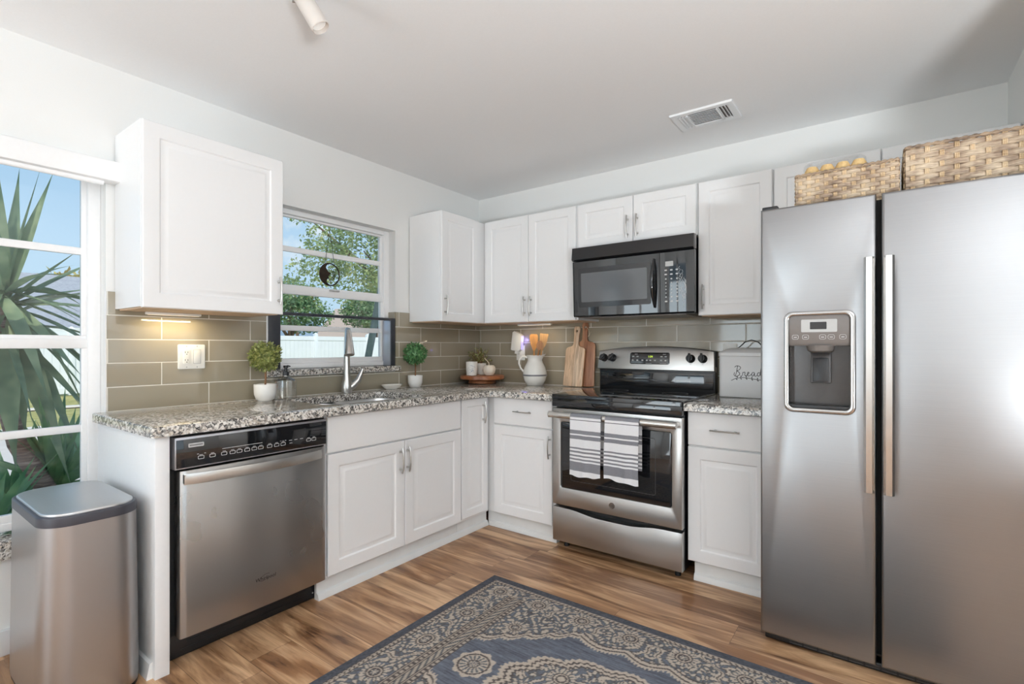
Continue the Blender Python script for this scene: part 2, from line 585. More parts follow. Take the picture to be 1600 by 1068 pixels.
def floorwood():
    m = NT('acacia_planks')
    tc = m.n('TexCoord')
    sp = m.n('SeparateXYZ')
    m.l(tc.outputs['Object'], sp.inputs[0])
    W, L = 0.172, 1.22
    ry = m.math('DIVIDE', m.math('ADD', sp.outputs['Y'], 0.95), W)
    row = m.math('FLOOR', ry)
    fy = m.math('FRACT', ry)
    wn_ = m.n('TexWhiteNoise')
    wn_.noise_dimensions = '1D'
    m.l(row, wn_.inputs['W'])
    rx = m.math('ADD', m.math('DIVIDE', sp.outputs['X'], L), m.math('MULTIPLY', wn_.outputs['Value'], 7.0))
    colm = m.math('FLOOR', rx)
    fx = m.math('FRACT', rx)
    cb = m.n('CombineXYZ')
    m.l(row, cb.inputs[0])
    m.l(colm, cb.inputs[1])
    w2 = m.n('TexWhiteNoise')
    w2.noise_dimensions = '2D'
    m.l(cb.outputs[0], w2.inputs['Vector'])
    pid = w2.outputs['Value']
    # grain: stretched along X, moved about per plank
    g = m.n('CombineXYZ')
    m.l(m.math('MULTIPLY_ADD', pid, 31.0, m.math('MULTIPLY', sp.outputs['X'], 1.5)), g.inputs[0])
    m.l(m.math('MULTIPLY_ADD', pid, 17.0, m.math('MULTIPLY', sp.outputs['Y'], 13.0)), g.inputs[1])
    m.l(m.math('MULTIPLY', pid, 9.0), g.inputs[2])
    n1 = m.noise(g.outputs[0], 1.25, 5, 0.55, 0.9)
    n2 = m.noise(g.outputs[0], 5.5, 4, 0.6, 0.3)
    g3 = m.n('CombineXYZ')
    m.l(m.math('MULTIPLY_ADD', pid, 5.0, m.math('MULTIPLY', sp.outputs['X'], 2.5)), g3.inputs[0])
    m.l(m.math('MULTIPLY', sp.outputs['Y'], 120.0), g3.inputs[1])
    n3 = m.noise(g3.outputs[0], 1.0, 2, 0.5)
    tone = m.ramp(pid, [(0.0, srgb(150, 108, 74)), (0.35, srgb(196, 152, 112)), (0.7, srgb(214, 174, 134)), (1.0, srgb(172, 126, 88))])
    c = m.mix(m.ramp(n1, [(0.35, (1, 1, 1, 1)), (0.62, (0, 0, 0, 1))]), tone, srgb(124, 86, 57))
    c = m.mix(m.ramp(n1, [(0.60, (0, 0, 0, 1)), (0.72, (0.85, 0.85, 0.85, 1))]), tone, c) if False else c
    streak = m.ramp(m.math('MULTIPLY_ADD', n2, 0.45, m.math('MULTIPLY', n1, 0.55)), [(0.33, (0.85, 0.85, 0.85, 1)), (0.43, (0, 0, 0, 1))])
    c = m.mix(streak, c, srgb(72, 47, 32))
    light = m.ramp(n1, [(0.52, (0, 0, 0, 1)), (0.70, (0.75, 0.75, 0.75, 1))])
    c = m.mix(light, c, srgb(218, 180, 142))
    c = m.mix(m.ramp(n3, [(0.35, (0.22, 0.22, 0.22, 1)), (0.6, (0, 0, 0, 1))]), c, srgb(120, 84, 58))
    ey = m.math('MULTIPLY', m.math('MINIMUM', fy, m.math('SUBTRACT', 1.0, fy)), W)
    ex = m.math('MULTIPLY', m.math('MINIMUM', fx, m.math('SUBTRACT', 1.0, fx)), L)
    e = m.math('MINIMUM', ey, ex)
    seam = m.math('LESS_THAN', e, 0.0011)
    c = m.mix(m.math('MULTIPLY', seam, 0.55), c, srgb(58, 38, 26))
    m.set(Base_Color=c, Roughness=m.math('MULTIPLY_ADD', n3, 0.14, 0.24), Specular_IOR_Level=0.45)
    m.bump(m.math('MULTIPLY_ADD', n3, 0.15, m.math('MINIMUM', m.math('DIVIDE', e, 0.002), 1.0)), 0.25, 0.0012)
    return m.mat
M['floor'] = floorwood()

def board_wood(name, cols, axis='X', scale=16.0, rough=0.42, along='z'):
    """laminated strips of different woods with grain along one axis"""
    m = NT(name)
    sc = {'z': (9, 9, 0.8), 'x': (0.8, 9, 9), 'y': (9, 0.8, 9)}[along]
    v = m.coord(scale=sc)
    n1 = m.noise(v, 6.0, 5, 0.6, 1.2)
    tc = m.n('TexCoord')
    sp = m.n('SeparateXYZ')
    m.l(tc.outputs['Object'], sp.inputs[0])
    st = m.math('FLOOR', m.math('MULTIPLY', sp.outputs[axis], scale))
    w = m.n('TexWhiteNoise')
    w.noise_dimensions = '1D'
    m.l(st, w.inputs['W'])
    k = len(cols)
    base = m.ramp(w.outputs['Value'], [(i/k, c) for i, c in enumerate(cols)], 'CONSTANT')
    dark = m.mix(0.55, base, srgb(96, 60, 38))
    m.set(Base_Color=m.mix(m.ramp(n1, [(0.36, (0.9, 0.9, 0.9, 1)), (0.62, (0, 0, 0, 1))]), base, dark), Roughness=rough)
    return m.mat
M['board_a'] = board_wood('acacia_board_light', [srgb(232, 200, 166), srgb(176, 116, 74), srgb(236, 210, 180), srgb(206, 152, 108)], 'X', 26.0)
M['board_b'] = board_wood('acacia_board_dark', [srgb(204, 154, 118), srgb(172, 118, 86), srgb(214, 168, 134)], 'X', 13.0)
M['riser_wood'] = board_wood('riser_wood', [srgb(178, 112, 70), srgb(160, 96, 58), srgb(190, 126, 82)], 'Y', 30.0, 0.3, along='y')
M['utensil_a'] = board_wood('utensil_wood_amber', [srgb(206, 146, 72), srgb(196, 134, 62)], 'X', 6.0, 0.45)
M['utensil_b'] = board_wood('utensil_wood_pale', [srgb(218, 172, 110), srgb(212, 164, 100)], 'X', 6.0, 0.45)
M['utensil_c'] = board_wood('utensil_wood_brown', [srgb(190, 128, 66), srgb(182, 120, 58)], 'X', 6.0, 0.4)

def leafmat(name, cols, rough=0.45, trans=0.25, scale=30):
    m = NT(name)
    n1 = m.noise(m.coord(), scale, 2, 0.6)
    k = len(cols)-1
    c = m.ramp(n1, [(0.3+0.4*i/k, q) for i, q in enumerate(cols)])
    m.set(Base_Color=c, Roughness=rough)
    if trans:
        tl = m.n('BsdfTranslucent')
        m.l(c, tl.inputs[0])
        mx = m.n('MixShader')
        mx.inputs[0].default_value = trans
        m.l(m.b.outputs[0], mx.inputs[1])
        m.l(tl.outputs[0], mx.inputs[2])
        m.l(mx.outputs[0], m.out.inputs['Surface'])
    return m.mat
M['boxwood'] = leafmat('boxwood_leaves', [srgb(84, 100, 58), srgb(142, 152, 84), srgb(206, 204, 136)], 0.45, 0.15, 60)
M['boxwood_green'] = leafmat('boxwood_leaves_green', [srgb(48, 92, 56), srgb(88, 140, 84), srgb(150, 190, 134)], 0.45, 0.15, 60)
M['sprig'] = leafmat('pale_sprig_leaves', [srgb(78, 92, 50), srgb(142, 148, 86), srgb(208, 204, 150)], 0.5, 0.15, 70)
M['yucca'] = leafmat('yucca_leaves', [srgb(86, 108, 84), srgb(124, 144, 112), srgb(170, 180, 140)], 0.42, 0.3, 5)
M['yucca_b'] = leafmat('yucca_leaves_fresh', [srgb(88, 128, 90), srgb(126, 162, 112), srgb(176, 198, 140)], 0.42, 0.3, 5)
M['oak'] = leafmat('tree_leaves', [srgb(104, 130, 88), srgb(152, 170, 110), srgb(214, 214, 156)], 0.6, 0.35, 3)
M['oak_b'] = leafmat('far_tree_leaves', [srgb(84, 116, 84), srgb(120, 150, 104), srgb(170, 186, 128)], 0.6, 0.3, 2)
M['oak_y'] = leafmat('yellow_tree_leaves', [srgb(180, 150, 84), srgb(206, 178, 104), srgb(190, 190, 110)], 0.6, 0.3, 2)
M['bark'] = plain('bark', srgb(126, 104, 88), 0.9, bump=0.8, bscale=20, var=0.25)

def yuccabark():
    m = NT('yucca_bark')
    n1 = m.noise(m.coord(scale=(6, 6, 48)), 1.0, 4, 0.6, 0.6)
    m.set(Base_Color=m.ramp(n1, [(0.3, srgb(96, 74, 70)), (0.5, srgb(144, 114, 106)), (0.72, srgb(196, 172, 160))]), Roughness=0.85)
    m.bump(n1, 0.8, 0.01)
    return m.mat
M['yuccabark'] = yuccabark()
# ================================================================== the room
H = 2.44
XR = 3.232           # wall beside the fridge
XE, YF = 6.2, -6.5   # far sides of the room behind the camera
fl = box('floor', M['floor'], None, -0.02, XE, YF, 0.0, -0.04, 0.0)
struct(fl)
ce = box('ceiling', M['ceiling'], None, -0.15, XE+0.1, YF-0.1, 0.1, H, H+0.08)
struct(ce)

W1 = (-4.10, -2.552, 0.44, 2.0)     # window openings in the left wall: y0, y1, z0, z1
W2 = (-1.830, -0.912, 1.035, 2.015)
w = MB()
T = -0.15
w.box(T, 0, YF, W1[0], 0, H)
w.box(T, 0, W1[0], W1[1], 0, W1[2]-0.065)
w.box(T, 0, W1[0], W1[1], W1[3], H)
w.box(T, 0, W1[1], W2[0], 0, H)
w.box(T, 0, W2[0], W2[1], 0, W2[2])
w.box(T, 0, W2[0], W2[1], W2[3], H)
w.box(T, 0, W2[1], 0.1, 0, H)
struct(w.build('wall_left', M['wall']))
struct(box('wall_back', M['wall'], None, 0, XR+0.12, 0, 0.1, 0, H))
struct(box('wall_right', M['wall'], None, XR, XR+0.12, -1.15, 0, 0, H))
struct(box('wall_alcove', M['wall'], None, XR, XE, -1.15, -1.03, 0, H))
struct(MB().box(XE, XE+0.1, YF, -5.5, 0, H).box(XE, XE+0.1, -2.3, -1.03, 0, H).box(XE, XE+0.1, -5.5, -2.3, 0, 0.45)
       .box(XE, XE+0.1, -5.5, -2.3, 2.25, H).build('wall_side', M['wall']))
struct(MB().box(0, 0.25, YF-0.1, YF, 0, H).box(1.85, XE, YF-0.1, YF, 0, H).box(0.25, 1.85, YF-0.1, YF, 2.25, H)
       .build('wall_front', M['wall']))
# the glazed openings behind the camera
d1 = MB()
for a, b in ((0.25, 0.33), (1.0, 1.1), (1.77, 1.85)):
    d1.box(a, b, YF-0.08, YF-0.02, 0, 2.25)
d1.box(0.25, 1.85, YF-0.08, YF-0.02, 2.17, 2.25).box(0.25, 1.85, YF-0.08, YF-0.02, 0, 0.09)
dd = struct(d1.build('door_1', M['vinyl']))
MB().box(0.33, 1.77, YF-0.055, YF-0.05, 0.09, 2.17).build('glass_pane', M['pane'], dd)
d2 = MB()
for a, b in ((-5.5, -5.42), (-3.95, -3.85), (-2.38, -2.3)):
    d2.box(XE+0.02, XE+0.08, a, b, 0.45, 2.25)
d2.box(XE+0.02, XE+0.08, -5.5, -2.3, 2.17, 2.25).box(XE+0.02, XE+0.08, -5.5, -2.3, 0.45, 0.53)
dd = struct(d2.build('window_3', M['vinyl']))
MB().box(XE+0.05, XE+0.055, -5.42, -2.38, 0.53, 2.17).build('glass_pane', M['pane'], dd)

# ------------------------------------------------------------------ backsplash
zt = 1.445
bs = MB()
bs.slab([(-2.552, 0.90), (-0.0, 0.90), (-0.0, zt), (W2[1], zt), (W2[1], 1.03), (W2[0], 1.03), (W2[0], zt), (-2.552, zt)], [], 'x', 0.0, 0.008, 0.0015)
bs.slab([(-0.09, 1.071), (0.0, 1.071), (0.0, zt), (-0.09, zt)], [], 'y', W2[1], W2[1]-0.007)
struct(bs.build('trim_1', M['tile_left']))
struct(box('trim_2', M['tile_back'], None, 0.008, 2.36, -0.008, 0.0, 0.90, zt))
struct(MB().box(0.0, 0.009, -2.556, -2.551, 0.90, zt).box(0.0, 0.009, W2[0]-0.006, W2[0]+0.002, 1.07, zt).build('trim_3', M['trim']))

# ------------------------------------------------------------------ windows
def sash_window(name, y0, y1, z0, z1, rail, m_up, m_lo, xg=-0.10, extra=None):
    """vinyl single hung window: outer frame, two sashes with one cross bar each, panes"""
    root = MB()
    f = 0.045
    root.box(xg-0.03, xg+0.035, y0, y0+f, z0, z1, 0.004)
    root.box(xg-0.03, xg+0.035, y1-f, y1, z0, z1, 0.004)
    root.box(xg-0.03, xg+0.035, y0+f, y1-f, z1-0.03, z1, 0.004)
    root.box(xg-0.03, xg+0.035, y0+f, y1-f, z0, z0+0.032, 0.004)
    o = root.build(name, M['vinyl'])
    struct(o)
    a, b = y0+f, y1-f
    up = MB()
    up.box(xg-0.012, xg+0.012, a, b, rail, rail+0.045, 0.003)
    up.box(xg-0.012, xg+0.012, a, b, z1-0.042, z1-0.03, 0.002)
    up.box(xg-0.010, xg+0.008, a, b, m_up-0.016, m_up+0.016, 0.003)
    up.box(xg-0.012, xg+0.012, a, a+0.018, rail+0.045, z1-0.042, 0.002)
    up.box(xg-0.012, xg+0.012, b-0.018, b, rail+0.045, z1-0.042, 0.002)
    s1 = up.build('upper_sash', M['vinyl'], o)
    lo = MB()
    lo.box(xg-0.004, xg+0.024, a, b, rail-0.012, rail+0.03, 0.003)
    lo.box(xg-0.004, xg+0.024, a, b, z0+0.032, z0+0.062, 0.003)
    lo.box(xg-0.002, xg+0.018, a, b, m_lo-0.016, m_lo+0.016, 0.003)
    lo.box(xg-0.004, xg+0.024, a, a+0.02, z0+0.062, rail-0.012, 0.002)
    lo.box(xg-0.004, xg+0.024, b-0.02, b, z0+0.062, rail-0.012, 0.002)
    s2 = lo.build('lower_sash', M['vinyl'], o)
    MB().box(xg-0.002, xg+0.001, a+0.018, b-0.018, rail+0.045, z1-0.042).build('glass_pane', M['pane'], s1)
    MB().box(xg+0.008, xg+0.011, a+0.02, b-0.02, z0+0.062, rail-0.012).build('glass_pane', M['pane'], s2)
    # balance track beside the upper sash, latch on the meeting rail
    MB().box(xg+0.012, xg+0.034, b+0.004, b+0.014, rail+0.05, z1-0.09).build('balance_track', M['darkgrey'], o)
    yc = (y0+y1)/2+0.02
    MB().box(xg+0.022, xg+0.036, yc-0.035, yc+0.035, rail+0.026, rail+0.036, 0.003).build('sash_latch', M['ltgrey'], s2)
    return o
sash_window('window_1', W1[0], W1[1], 0.46, 2.0, 1.205, 1.622, 0.842)
wo2 = sash_window('window_2', W2[0], W2[1], 1.071, W2[3], 1.527, 1.785, 1.313)
# granite sills
s = MB().slab([(-0.13, W1[0]), (0.0, W1[0]), (0.0, W1[0]-0.02), (0.024, W1[0]-0.02), (0.024, W1[1]+0.0), (-0.13, W1[1])], [], 'z', 0.375, 0.445, 0.004)
struct(s.build('trim_4', M['granite']))
s = MB().slab([(-0.13, W2[0]+0.001), (0.009, W2[0]+0.001), (0.009, W2[0]-0.012), (0.034, W2[0]-0.012), (0.034, W2[1]+0.022), (0.009, W2[1]+0.022), (0.009, W2[1]-0.001), (-0.13, W2[1]-0.001)], [], 'z', 1.036, 1.071, 0.006)
struct(s.build('trim_5', M['granite']))
struct(box('baseboard_left', M['trim'], None, 0.0, 0.016, YF, -2.62, 0.0, 0.10, 0.004))
struct(box('baseboard_front', M['trim'], None, 0.02, 0.25, YF, YF+0.015, 0.0, 0.10, 0.004))

# roller shade cassette over the left window
rs = thing('roller_shade', 'white roller shade cassette rolled up over the tall window beside the yucca', 'shade', (0.03, -3.3, 1.96))
MB().box(0.001, 0.075, -4.2, -2.515, 1.918, 2.006, 0.008).build('valance', M['vinyl'], rs)
MB().cyl((0.035, -4.15, 1.915), (0.035, -2.57, 1.915), 0.014, seg=16).build('hem_bar', M['vinyl'], rs)
MB().box(0.004, 0.04, -2.845, -2.825, 2.004, 2.012, 0.002).build('bracket', M['ltgrey'], rs)

# charcoal three-sided frame standing on the window sill
wf = thing('sill_frame', 'charcoal three-sided frame standing on the granite window sill behind the faucet', 'frame', (-0.03, -1.37, 1.071))
MB().box(-0.075, 0.012, -1.828, -1.755, 1.0715, 1.40, 0.004).build('left_board', M['winframe'], wf)
rbd = MB().box(-0.075, 0.012, -0.957, -0.921, 1.0715, 1.40, 0.004).build('right_board', M['winframe'], wf)
MB().box(-0.074, 0.006, -0.9635, -0.9575, 1.0715, 1.383, 0.001).build('inner_face', plain('sky_sheen_grey', srgb(176, 180, 190), 0.3, metal=0.7, var=0.06, bscale=8), rbd)  # sky reflection on the board's inner side, put into a paler colour
MB().box(-0.012, 0.012, -1.757, -0.956, 1.382, 1.40, 0.003).build('top_bar', M['winframe'], wf)

# hanging moon ornament in the window
mo = thing('moon_suncatcher', 'round dark metal moon face suncatcher hanging from a cord in the sink window', 'suncatcher', (-0.072, -1.385, 1.66))
xm = -0.072
cy, cz, R = -1.385, 1.66, 0.07
ring = [(xm, cy+R*math.cos(2*PI*i/40), cz+R*math.sin(2*PI*i/40)) for i in range(40)]
MB().tube(ring, 0.0042, 8, closed=True).build('ring', M['bronze'], mo)
cr = MB()
out = [(cy+R*math.cos(math.radians(a)), cz+R*math.sin(math.radians(a))) for a in range(68, 293, 8)]
inn = [(cy-0.005+0.012*math.cos(math.radians(2*a))+(-0.016*math.sin(math.radians(a))), cz+R*0.98*math.cos(math.radians(a))*-1) for a in range(8, 176, 7)]
prof = [(-1.0, 0.0), (-0.75, -0.34), (-0.5, -0.30), (-0.34, -0.12), (-0.22, -0.26), (-0.12, -0.06), (0.0, -0.02), (0.10, 0.16), (0.2, -0.12), (0.38, -0.30), (0.62, -0.42), (0.85, -0.3), (1.0, 0.0)]
face = [(cy+q*R, cz+p*R*0.97) for p, q in prof]
loop = out+face[0:]
cr.slab([(a, b) for a, b in out]+[(a, b) for a, b in face], [], 'x', xm-0.004, xm+0.004)
cr.build('crescent_face', M['bronze'], mo)
sw = MB()
for k in range(5):
    a0 = math.radians(-60+30*k)
    c0 = Vector((xm, cy+0.035*math.cos(a0), cz+0.035*math.sin(a0)))
    pts = [c0+Vector((0, (0.014-0.0009*i)*math.cos(i*0.55+k), (0.014-0.0009*i)*math.sin(i*0.55+k))) for i in range(14)]
    sw.tube(pts, 0.0014, 6)
sw.tube([(xm, cy-0.02, cz), (xm, cy+0.01, cz-0.055)], 0.0022, 6)
sw.build('scrollwork', M['bronze'], mo)
MB().tube([(xm, cy-0.034, cz+0.060), (xm, cy+0.0, cz+0.285)], 0.0013, 6).tube([(xm, cy+0.034, cz+0.060), (xm, cy+0.0, cz+0.285)], 0.0013, 6).build('cord', M['bronze'], mo)
MB().cyl((xm-0.016, cy, cz+0.292), (xm+0.002, cy, cz+0.292), 0.017, 0.008, 16).build('suction_cup', M['clam'], mo)

# ================================================================== outdoors
GZ = -0.10
def gmat(name, cols, rough, scale):
    m = NT(name)
    n1 = m.noise(m.coord(), scale, 5, 0.65)
    k = len(cols)-1
    m.set(Base_Color=m.ramp(n1, [(0.3+0.4*i/k, c) for i, c in enumerate(cols)]), Roughness=rough)
    m.bump(n1, 0.4, 0.02)
    return m.mat
M['concrete'] = gmat('patio_concrete', [srgb(206, 190, 178), srgb(220, 206, 196)], 0.85, 3)
M['grass'] = gmat('lawn_grass', [srgb(128, 124, 64), srgb(168, 158, 88), srgb(190, 176, 118)], 0.9, 6)
M['mulch'] = gmat('bed_mulch', [srgb(92, 96, 70), srgb(160, 156, 116), srgb(212, 204, 180)], 0.95, 14)
M['pvc'] = plain('fence_vinyl', srgb(236, 238, 240), 0.45, var=0.01)
M['shingle'] = gmat('grey_shingles', [srgb(150, 150, 156), srgb(176, 174, 178)], 0.9, 9)
M['shingle_b'] = gmat('blue_grey_shingles', [srgb(130, 146, 160), srgb(150, 166, 178)], 0.9, 9)
M['stucco_pink'] = plain('pink_stucco', srgb(206, 180, 164), 0.9, var=0.03)
M['stucco_white'] = plain('white_stucco', srgb(226, 226, 224), 0.9, var=0.02)
M['fascia'] = plain('white_fascia', srgb(236, 236, 236), 0.5, var=0.01)
wm = NT('pool_water')
wn1 = wm.noise(wm.coord(), 2.5, 3)
wm.set(Base_Color=wm.ramp(wn1, [(0.3, srgb(96, 190, 200)), (0.7, srgb(150, 220, 222))]), Roughness=0.06)
wm.bump(wn1, 0.2, 0.02)
M['water'] = wm.mat

g = MB().box(-60, -0.15, -30, 40, GZ-0.3, GZ-0.02).build('lawn', M['grass'])
tag(g, 'strip of sunlit yellow green lawn beyond the pool', 'lawn', kind='structure')
p = MB().slab([(-11.9, -9), (-1.75, -9), (-1.75, 14), (-11.9, 14)], [rrect(-11.3, -8.2, -5, 4.2, 0.8, 4)], 'z', GZ-0.1, GZ).build('patio', M['concrete'])
struct(tag(p, 'pale concrete patio around the swimming pool', 'patio'))
pw = thing('swimming_pool', 'turquoise swimming pool set in the concrete patio outside', 'pool', (-9.7, 0, GZ))
MB().slab(rrect(-11.3, -8.2, -5, 4.2, 0.8, 4), [], 'z', GZ-0.15, GZ-0.06).build('water', M['water'], pw)
MB().slab(rrect(-11.55, -7.95, -5.25, 4.45, 0.9, 4), [rrect(-11.3, -8.2, -5, 4.2, 0.8, 4)], 'z', GZ-0.05, GZ+0.03, 0.012).build('coping', plain('pool_coping', srgb(222, 210, 200), 0.8, var=0.03), pw)
bd = MB().box(-1.75, -0.15, -9, 6, GZ-0.1, GZ+0.01).build('planting_bed', M['mulch'])
struct(tag(bd, 'planting bed of pale gravel and weeds under the windows', 'bed'))

fe = thing('vinyl_fence', 'white vinyl privacy fence along the far side of the yard', 'fence', (-15, 6, GZ))
for i in range(11):
    y = -4.2+2.44*i
    MB().box(-15.07, -14.93, y-0.07, y+0.07, GZ, 1.68, 0.01).cyl((-15, y, 1.68), (-15, y, 1.76), 0.105, 0.02, 4).build('post', M['pvc'], fe)
    if i < 10:
        q = MB()
        q.box(-15.03, -14.97, y+0.07, y+2.37, GZ+0.04, GZ+0.2).box(-15.03, -14.97, y+0.07, y+2.37, 1.46, 1.62)
        for k in range(14):
            q.box(-15.012, -14.988, y+0.075+0.164*k, y+0.075+0.164*k+0.158, GZ+0.2, 1.46)
        q.build('panel', M['pvc'], fe)

def house(label, x, y0, y1, wall_z, ridge_z, depth, wm_, rm_, gable=False):
    h = thing('neighbor_house', label, 'house', (x, (y0+y1)/2, GZ))
    if not gable:   # ridge runs along y: we look at a roof slope
        box('wall', wm_, h, x-depth, x, y0, y1, GZ, wall_z)
        MB().slab([(x+0.5, wall_z-0.1), (x-depth/2, ridge_z), (x-depth-0.5, wall_z-0.1), (x-depth-0.5, wall_z-0.25), (x-depth/2, ridge_z-0.18), (x+0.5, wall_z-0.25)], [], 'y', y0-0.5, y1+0.5).build('roof', rm_, h)
        box('fascia', M['fascia'], h, x+0.5, x+0.54, y0-0.5, y1+0.5, wall_z-0.32, wall_z-0.08)
    else:           # gable end faces us
        ym = (y0+y1)/2
        MB().slab([(y0, GZ), (y1, GZ), (y1, wall_z), (ym, ridge_z-0.15), (y0, wall_z)], [], 'x', x-depth, x).build('wall', wm_, h)
        MB().slab([(y0-0.5, wall_z-0.25), (ym, ridge_z), (y1+0.5, wall_z-0.25), (y1+0.5, wall_z-0.4), (ym, ridge_z-0.16), (y0-0.5, wall_z-0.4)], [], 'x', x-depth, x+0.4).build('roof', rm_, h)
        MB().slab([(y0-0.5, wall_z-0.27), (ym, ridge_z-0.02), (y1+0.5, wall_z-0.27), (y1+0.5, wall_z-0.45), (ym, ridge_z-0.22), (y0-0.5, wall_z-0.45)], [], 'x', x+0.4, x+0.44).build('fascia', M['fascia'], h)
    return h
house('low house with a grey shingled roof seen through the yucca leaves', -22, 0.9, 7.4, 2.0, 4.3, 8.0, M['stucco_white'], M['shingle'])
house('house with a blue grey roof behind the white fence', -30, 15.4, 18.6, 1.9, 3.2, 5.0, M['stucco_white'], M['shingle_b'])
house('pink house with a pointed gable behind the white fence', -22.5, 16.2, 18.6, 1.9, 3.8, 5.0, M['stucco_pink'], M['stucco_pink'], True)
house('white house with a grey roof and white rake board behind the fence', -18.0, 15.0, 19.4, 1.5, 2.8, 2.5, M['stucco_white'], M['shingle'], True)

def leaf_cloud(mb, blobs, n, size, rng):
    """many small leaves filling a set of ellipsoids"""
    tot = sum(b[3]*b[4]*b[5] for b in blobs)
    for cx, cy_, cz_, rx, ry, rz in blobs:
        for _ in range(int(n*rx*ry*rz/tot)+1):
            d = Vector((rng.gauss(0, 1), rng.gauss(0, 1), rng.gauss(0, 1))).normalized()
            r = rng.uniform(0.35, 1.0)**0.5
            p = Vector((cx+d.x*rx*r, cy_+d.y*ry*r, cz_+d.z*rz*r))
            leaf(mb, p, Vector((rng.gauss(0, 1), rng.gauss(0, 1), rng.gauss(0, 0.8))).normalized(), size*rng.uniform(0.6, 1.35), rng)

def leaf(mb, p, d, s, rng):
    n = d.orthogonal().normalized()
    n.rotate(Matrix.Rotation(rng.uniform(0, 6.28), 3, d))
    a, b, c = p, p+d*s*0.5+n*s*0.26, p+d*s
    e = p+d*s*0.5-n*s*0.26
    up = d.cross(n)*s*0.08
    mb.poly([a, b+up, c, e+up])

def tree(label, base, trunk_h, r, blobs, n, size, mat, seed, kind='yard_tree'):
    rng = random.Random(seed)
    t = thing(kind, label, 'tree', base, group=None)
    m = MB()
    bx, by, bz = base
    m.tube([(bx, by, bz), (bx+0.05, by, bz+trunk_h*0.5), (bx, by+0.08, bz+trunk_h)], [r, r*0.8, r*0.55], 10)
    for bl in blobs[:5]:
        m.tube([(bx, by+0.05, bz+trunk_h*0.8), ((bx+bl[0])/2, (by+bl[1])/2, (bz+trunk_h+bl[2])/2), bl[:3]], [r*0.45, r*0.3, r*0.1], 7)
    m.build('trunk', M['bark'], t)
    lm = MB()
    leaf_cloud(lm, blobs, n, size, rng)
    lm.build('foliage', mat, t, recalc=False)
    return t

tree('leafy yellow green tree filling the sink window beyond the yard', (-6.6, 5.1, GZ), 2.4, 0.13,
     [(-6.4, 3.7, 3.3, 1.0, 0.9, 0.8), (-6.0, 4.0, 4.2, 1.0, 0.9, 0.7), (-6.9, 3.2, 3.5, 0.75, 0.55, 0.5), (-5.9, 4.1, 2.6, 0.8, 0.7, 0.5),
      (-7.3, 2.85, 4.05, 0.5, 0.42, 0.2), (-6.6, 3.5, 2.55, 0.8, 0.6, 0.45), (-6.8, 3.0, 3.0, 0.6, 0.6, 0.5), (-5.9, 4.4, 3.4, 0.9, 0.8, 1.1), (-7.0, 2.7, 2.7, 0.5, 0.45, 0.35)], 9500, 0.085, M['oak'], 3)
tree('dark green tree behind the white fence left of the leafy tree', (-17.6, 8.4, GZ), 2.0, 0.16,
     [(-17.0, 8.0, 2.7, 1.0, 1.5, 0.7), (-17.5, 9.2, 2.6, 1.0, 1.2, 0.8), (-17.2, 6.9, 3.0, 0.9, 1.0, 0.9), (-17.4, 8.4, 3.5, 0.9, 1.2, 0.6)], 4200, 0.16, M['oak_b'], 5)
tree('dark green tree behind the white fence next to the pink house', (-18.0, 13.2, GZ), 2.0, 0.16,
     [(-17.6, 12.3, 2.8, 1.0, 1.3, 0.8), (-17.8, 13.5, 3.1, 1.0, 1.1, 1.0), (-17.6, 13.0, 3.6, 1.0, 1.3, 0.7), (-17.0, 11.6, 2.9, 0.9, 0.9, 0.8)], 4600, 0.16, M['oak_b'], 8)
tree('small yellow leaved tree beyond the fence', (-19.6, 9.9, GZ), 2.0, 0.12,
     [(-19.6, 9.9, 3.5, 0.7, 0.9, 0.6)], 500, 0.22, M['oak_y'], 9)
tree('wispy pale palm top far beyond the grey roofed house', (-34, 4.9, GZ), 3.6, 0.2,
     [(-34, 4.9, 4.6, 1.2, 1.6, 0.8)], 420, 0.42, M['oak_y'], 12)
lp = thing('leaning_post', 'dark green slanted post outside the right side of the sink window', 'post', (-2.65, 0.78, GZ))
MB().tube([(-2.75, 0.72, GZ), (-2.479, 0.925, 1.709), (-2.44, 0.95, 1.95)], 0.045, 10).build('pole', plain('dark_green_paint', srgb(74, 88, 84), 0.6, var=0.08), lp)

def blade(mb, b, d, L, w, droop, roll=0.0, n=9):
    b, d = Vector(b), Vector(d).normalized()
    side = d.cross(Vector((0, 0, 1)))
    if side.length < 0.05:
        side = Vector((0, 1, 0))
    side.normalize()
    side.rotate(Matrix.Rotation(roll, 3, d))
    prev = None
    for i in range(n+1):
        t = i/n
        p = b+d*L*t+Vector((0, 0, -droop*L*t*t))
        hw = w*0.5*(0.62+0.55*math.sin(PI*min(1, t*1.15)))*max(0.0, 1-t**2.6)
        tan = (d+Vector((0, 0, -2*droop*t))).normalized()
        up = side.cross(tan)
        if i == n:
            cur = [mb._v(p)]
        else:
            cur = [mb._v(p-side*hw+up*hw*0.35), mb._v(p), mb._v(p+side*hw+up*hw*0.35)]
        if prev is not None:
            if len(cur) == 3:
                mb.face([prev[0], prev[1], cur[1], cur[0]])
                mb.face([prev[1], prev[2], cur[2], cur[1]])
            else:
                mb.face([prev[0], prev[1], cur[0]])
                mb.face([prev[1], prev[2], cur[0]])
        prev = cur

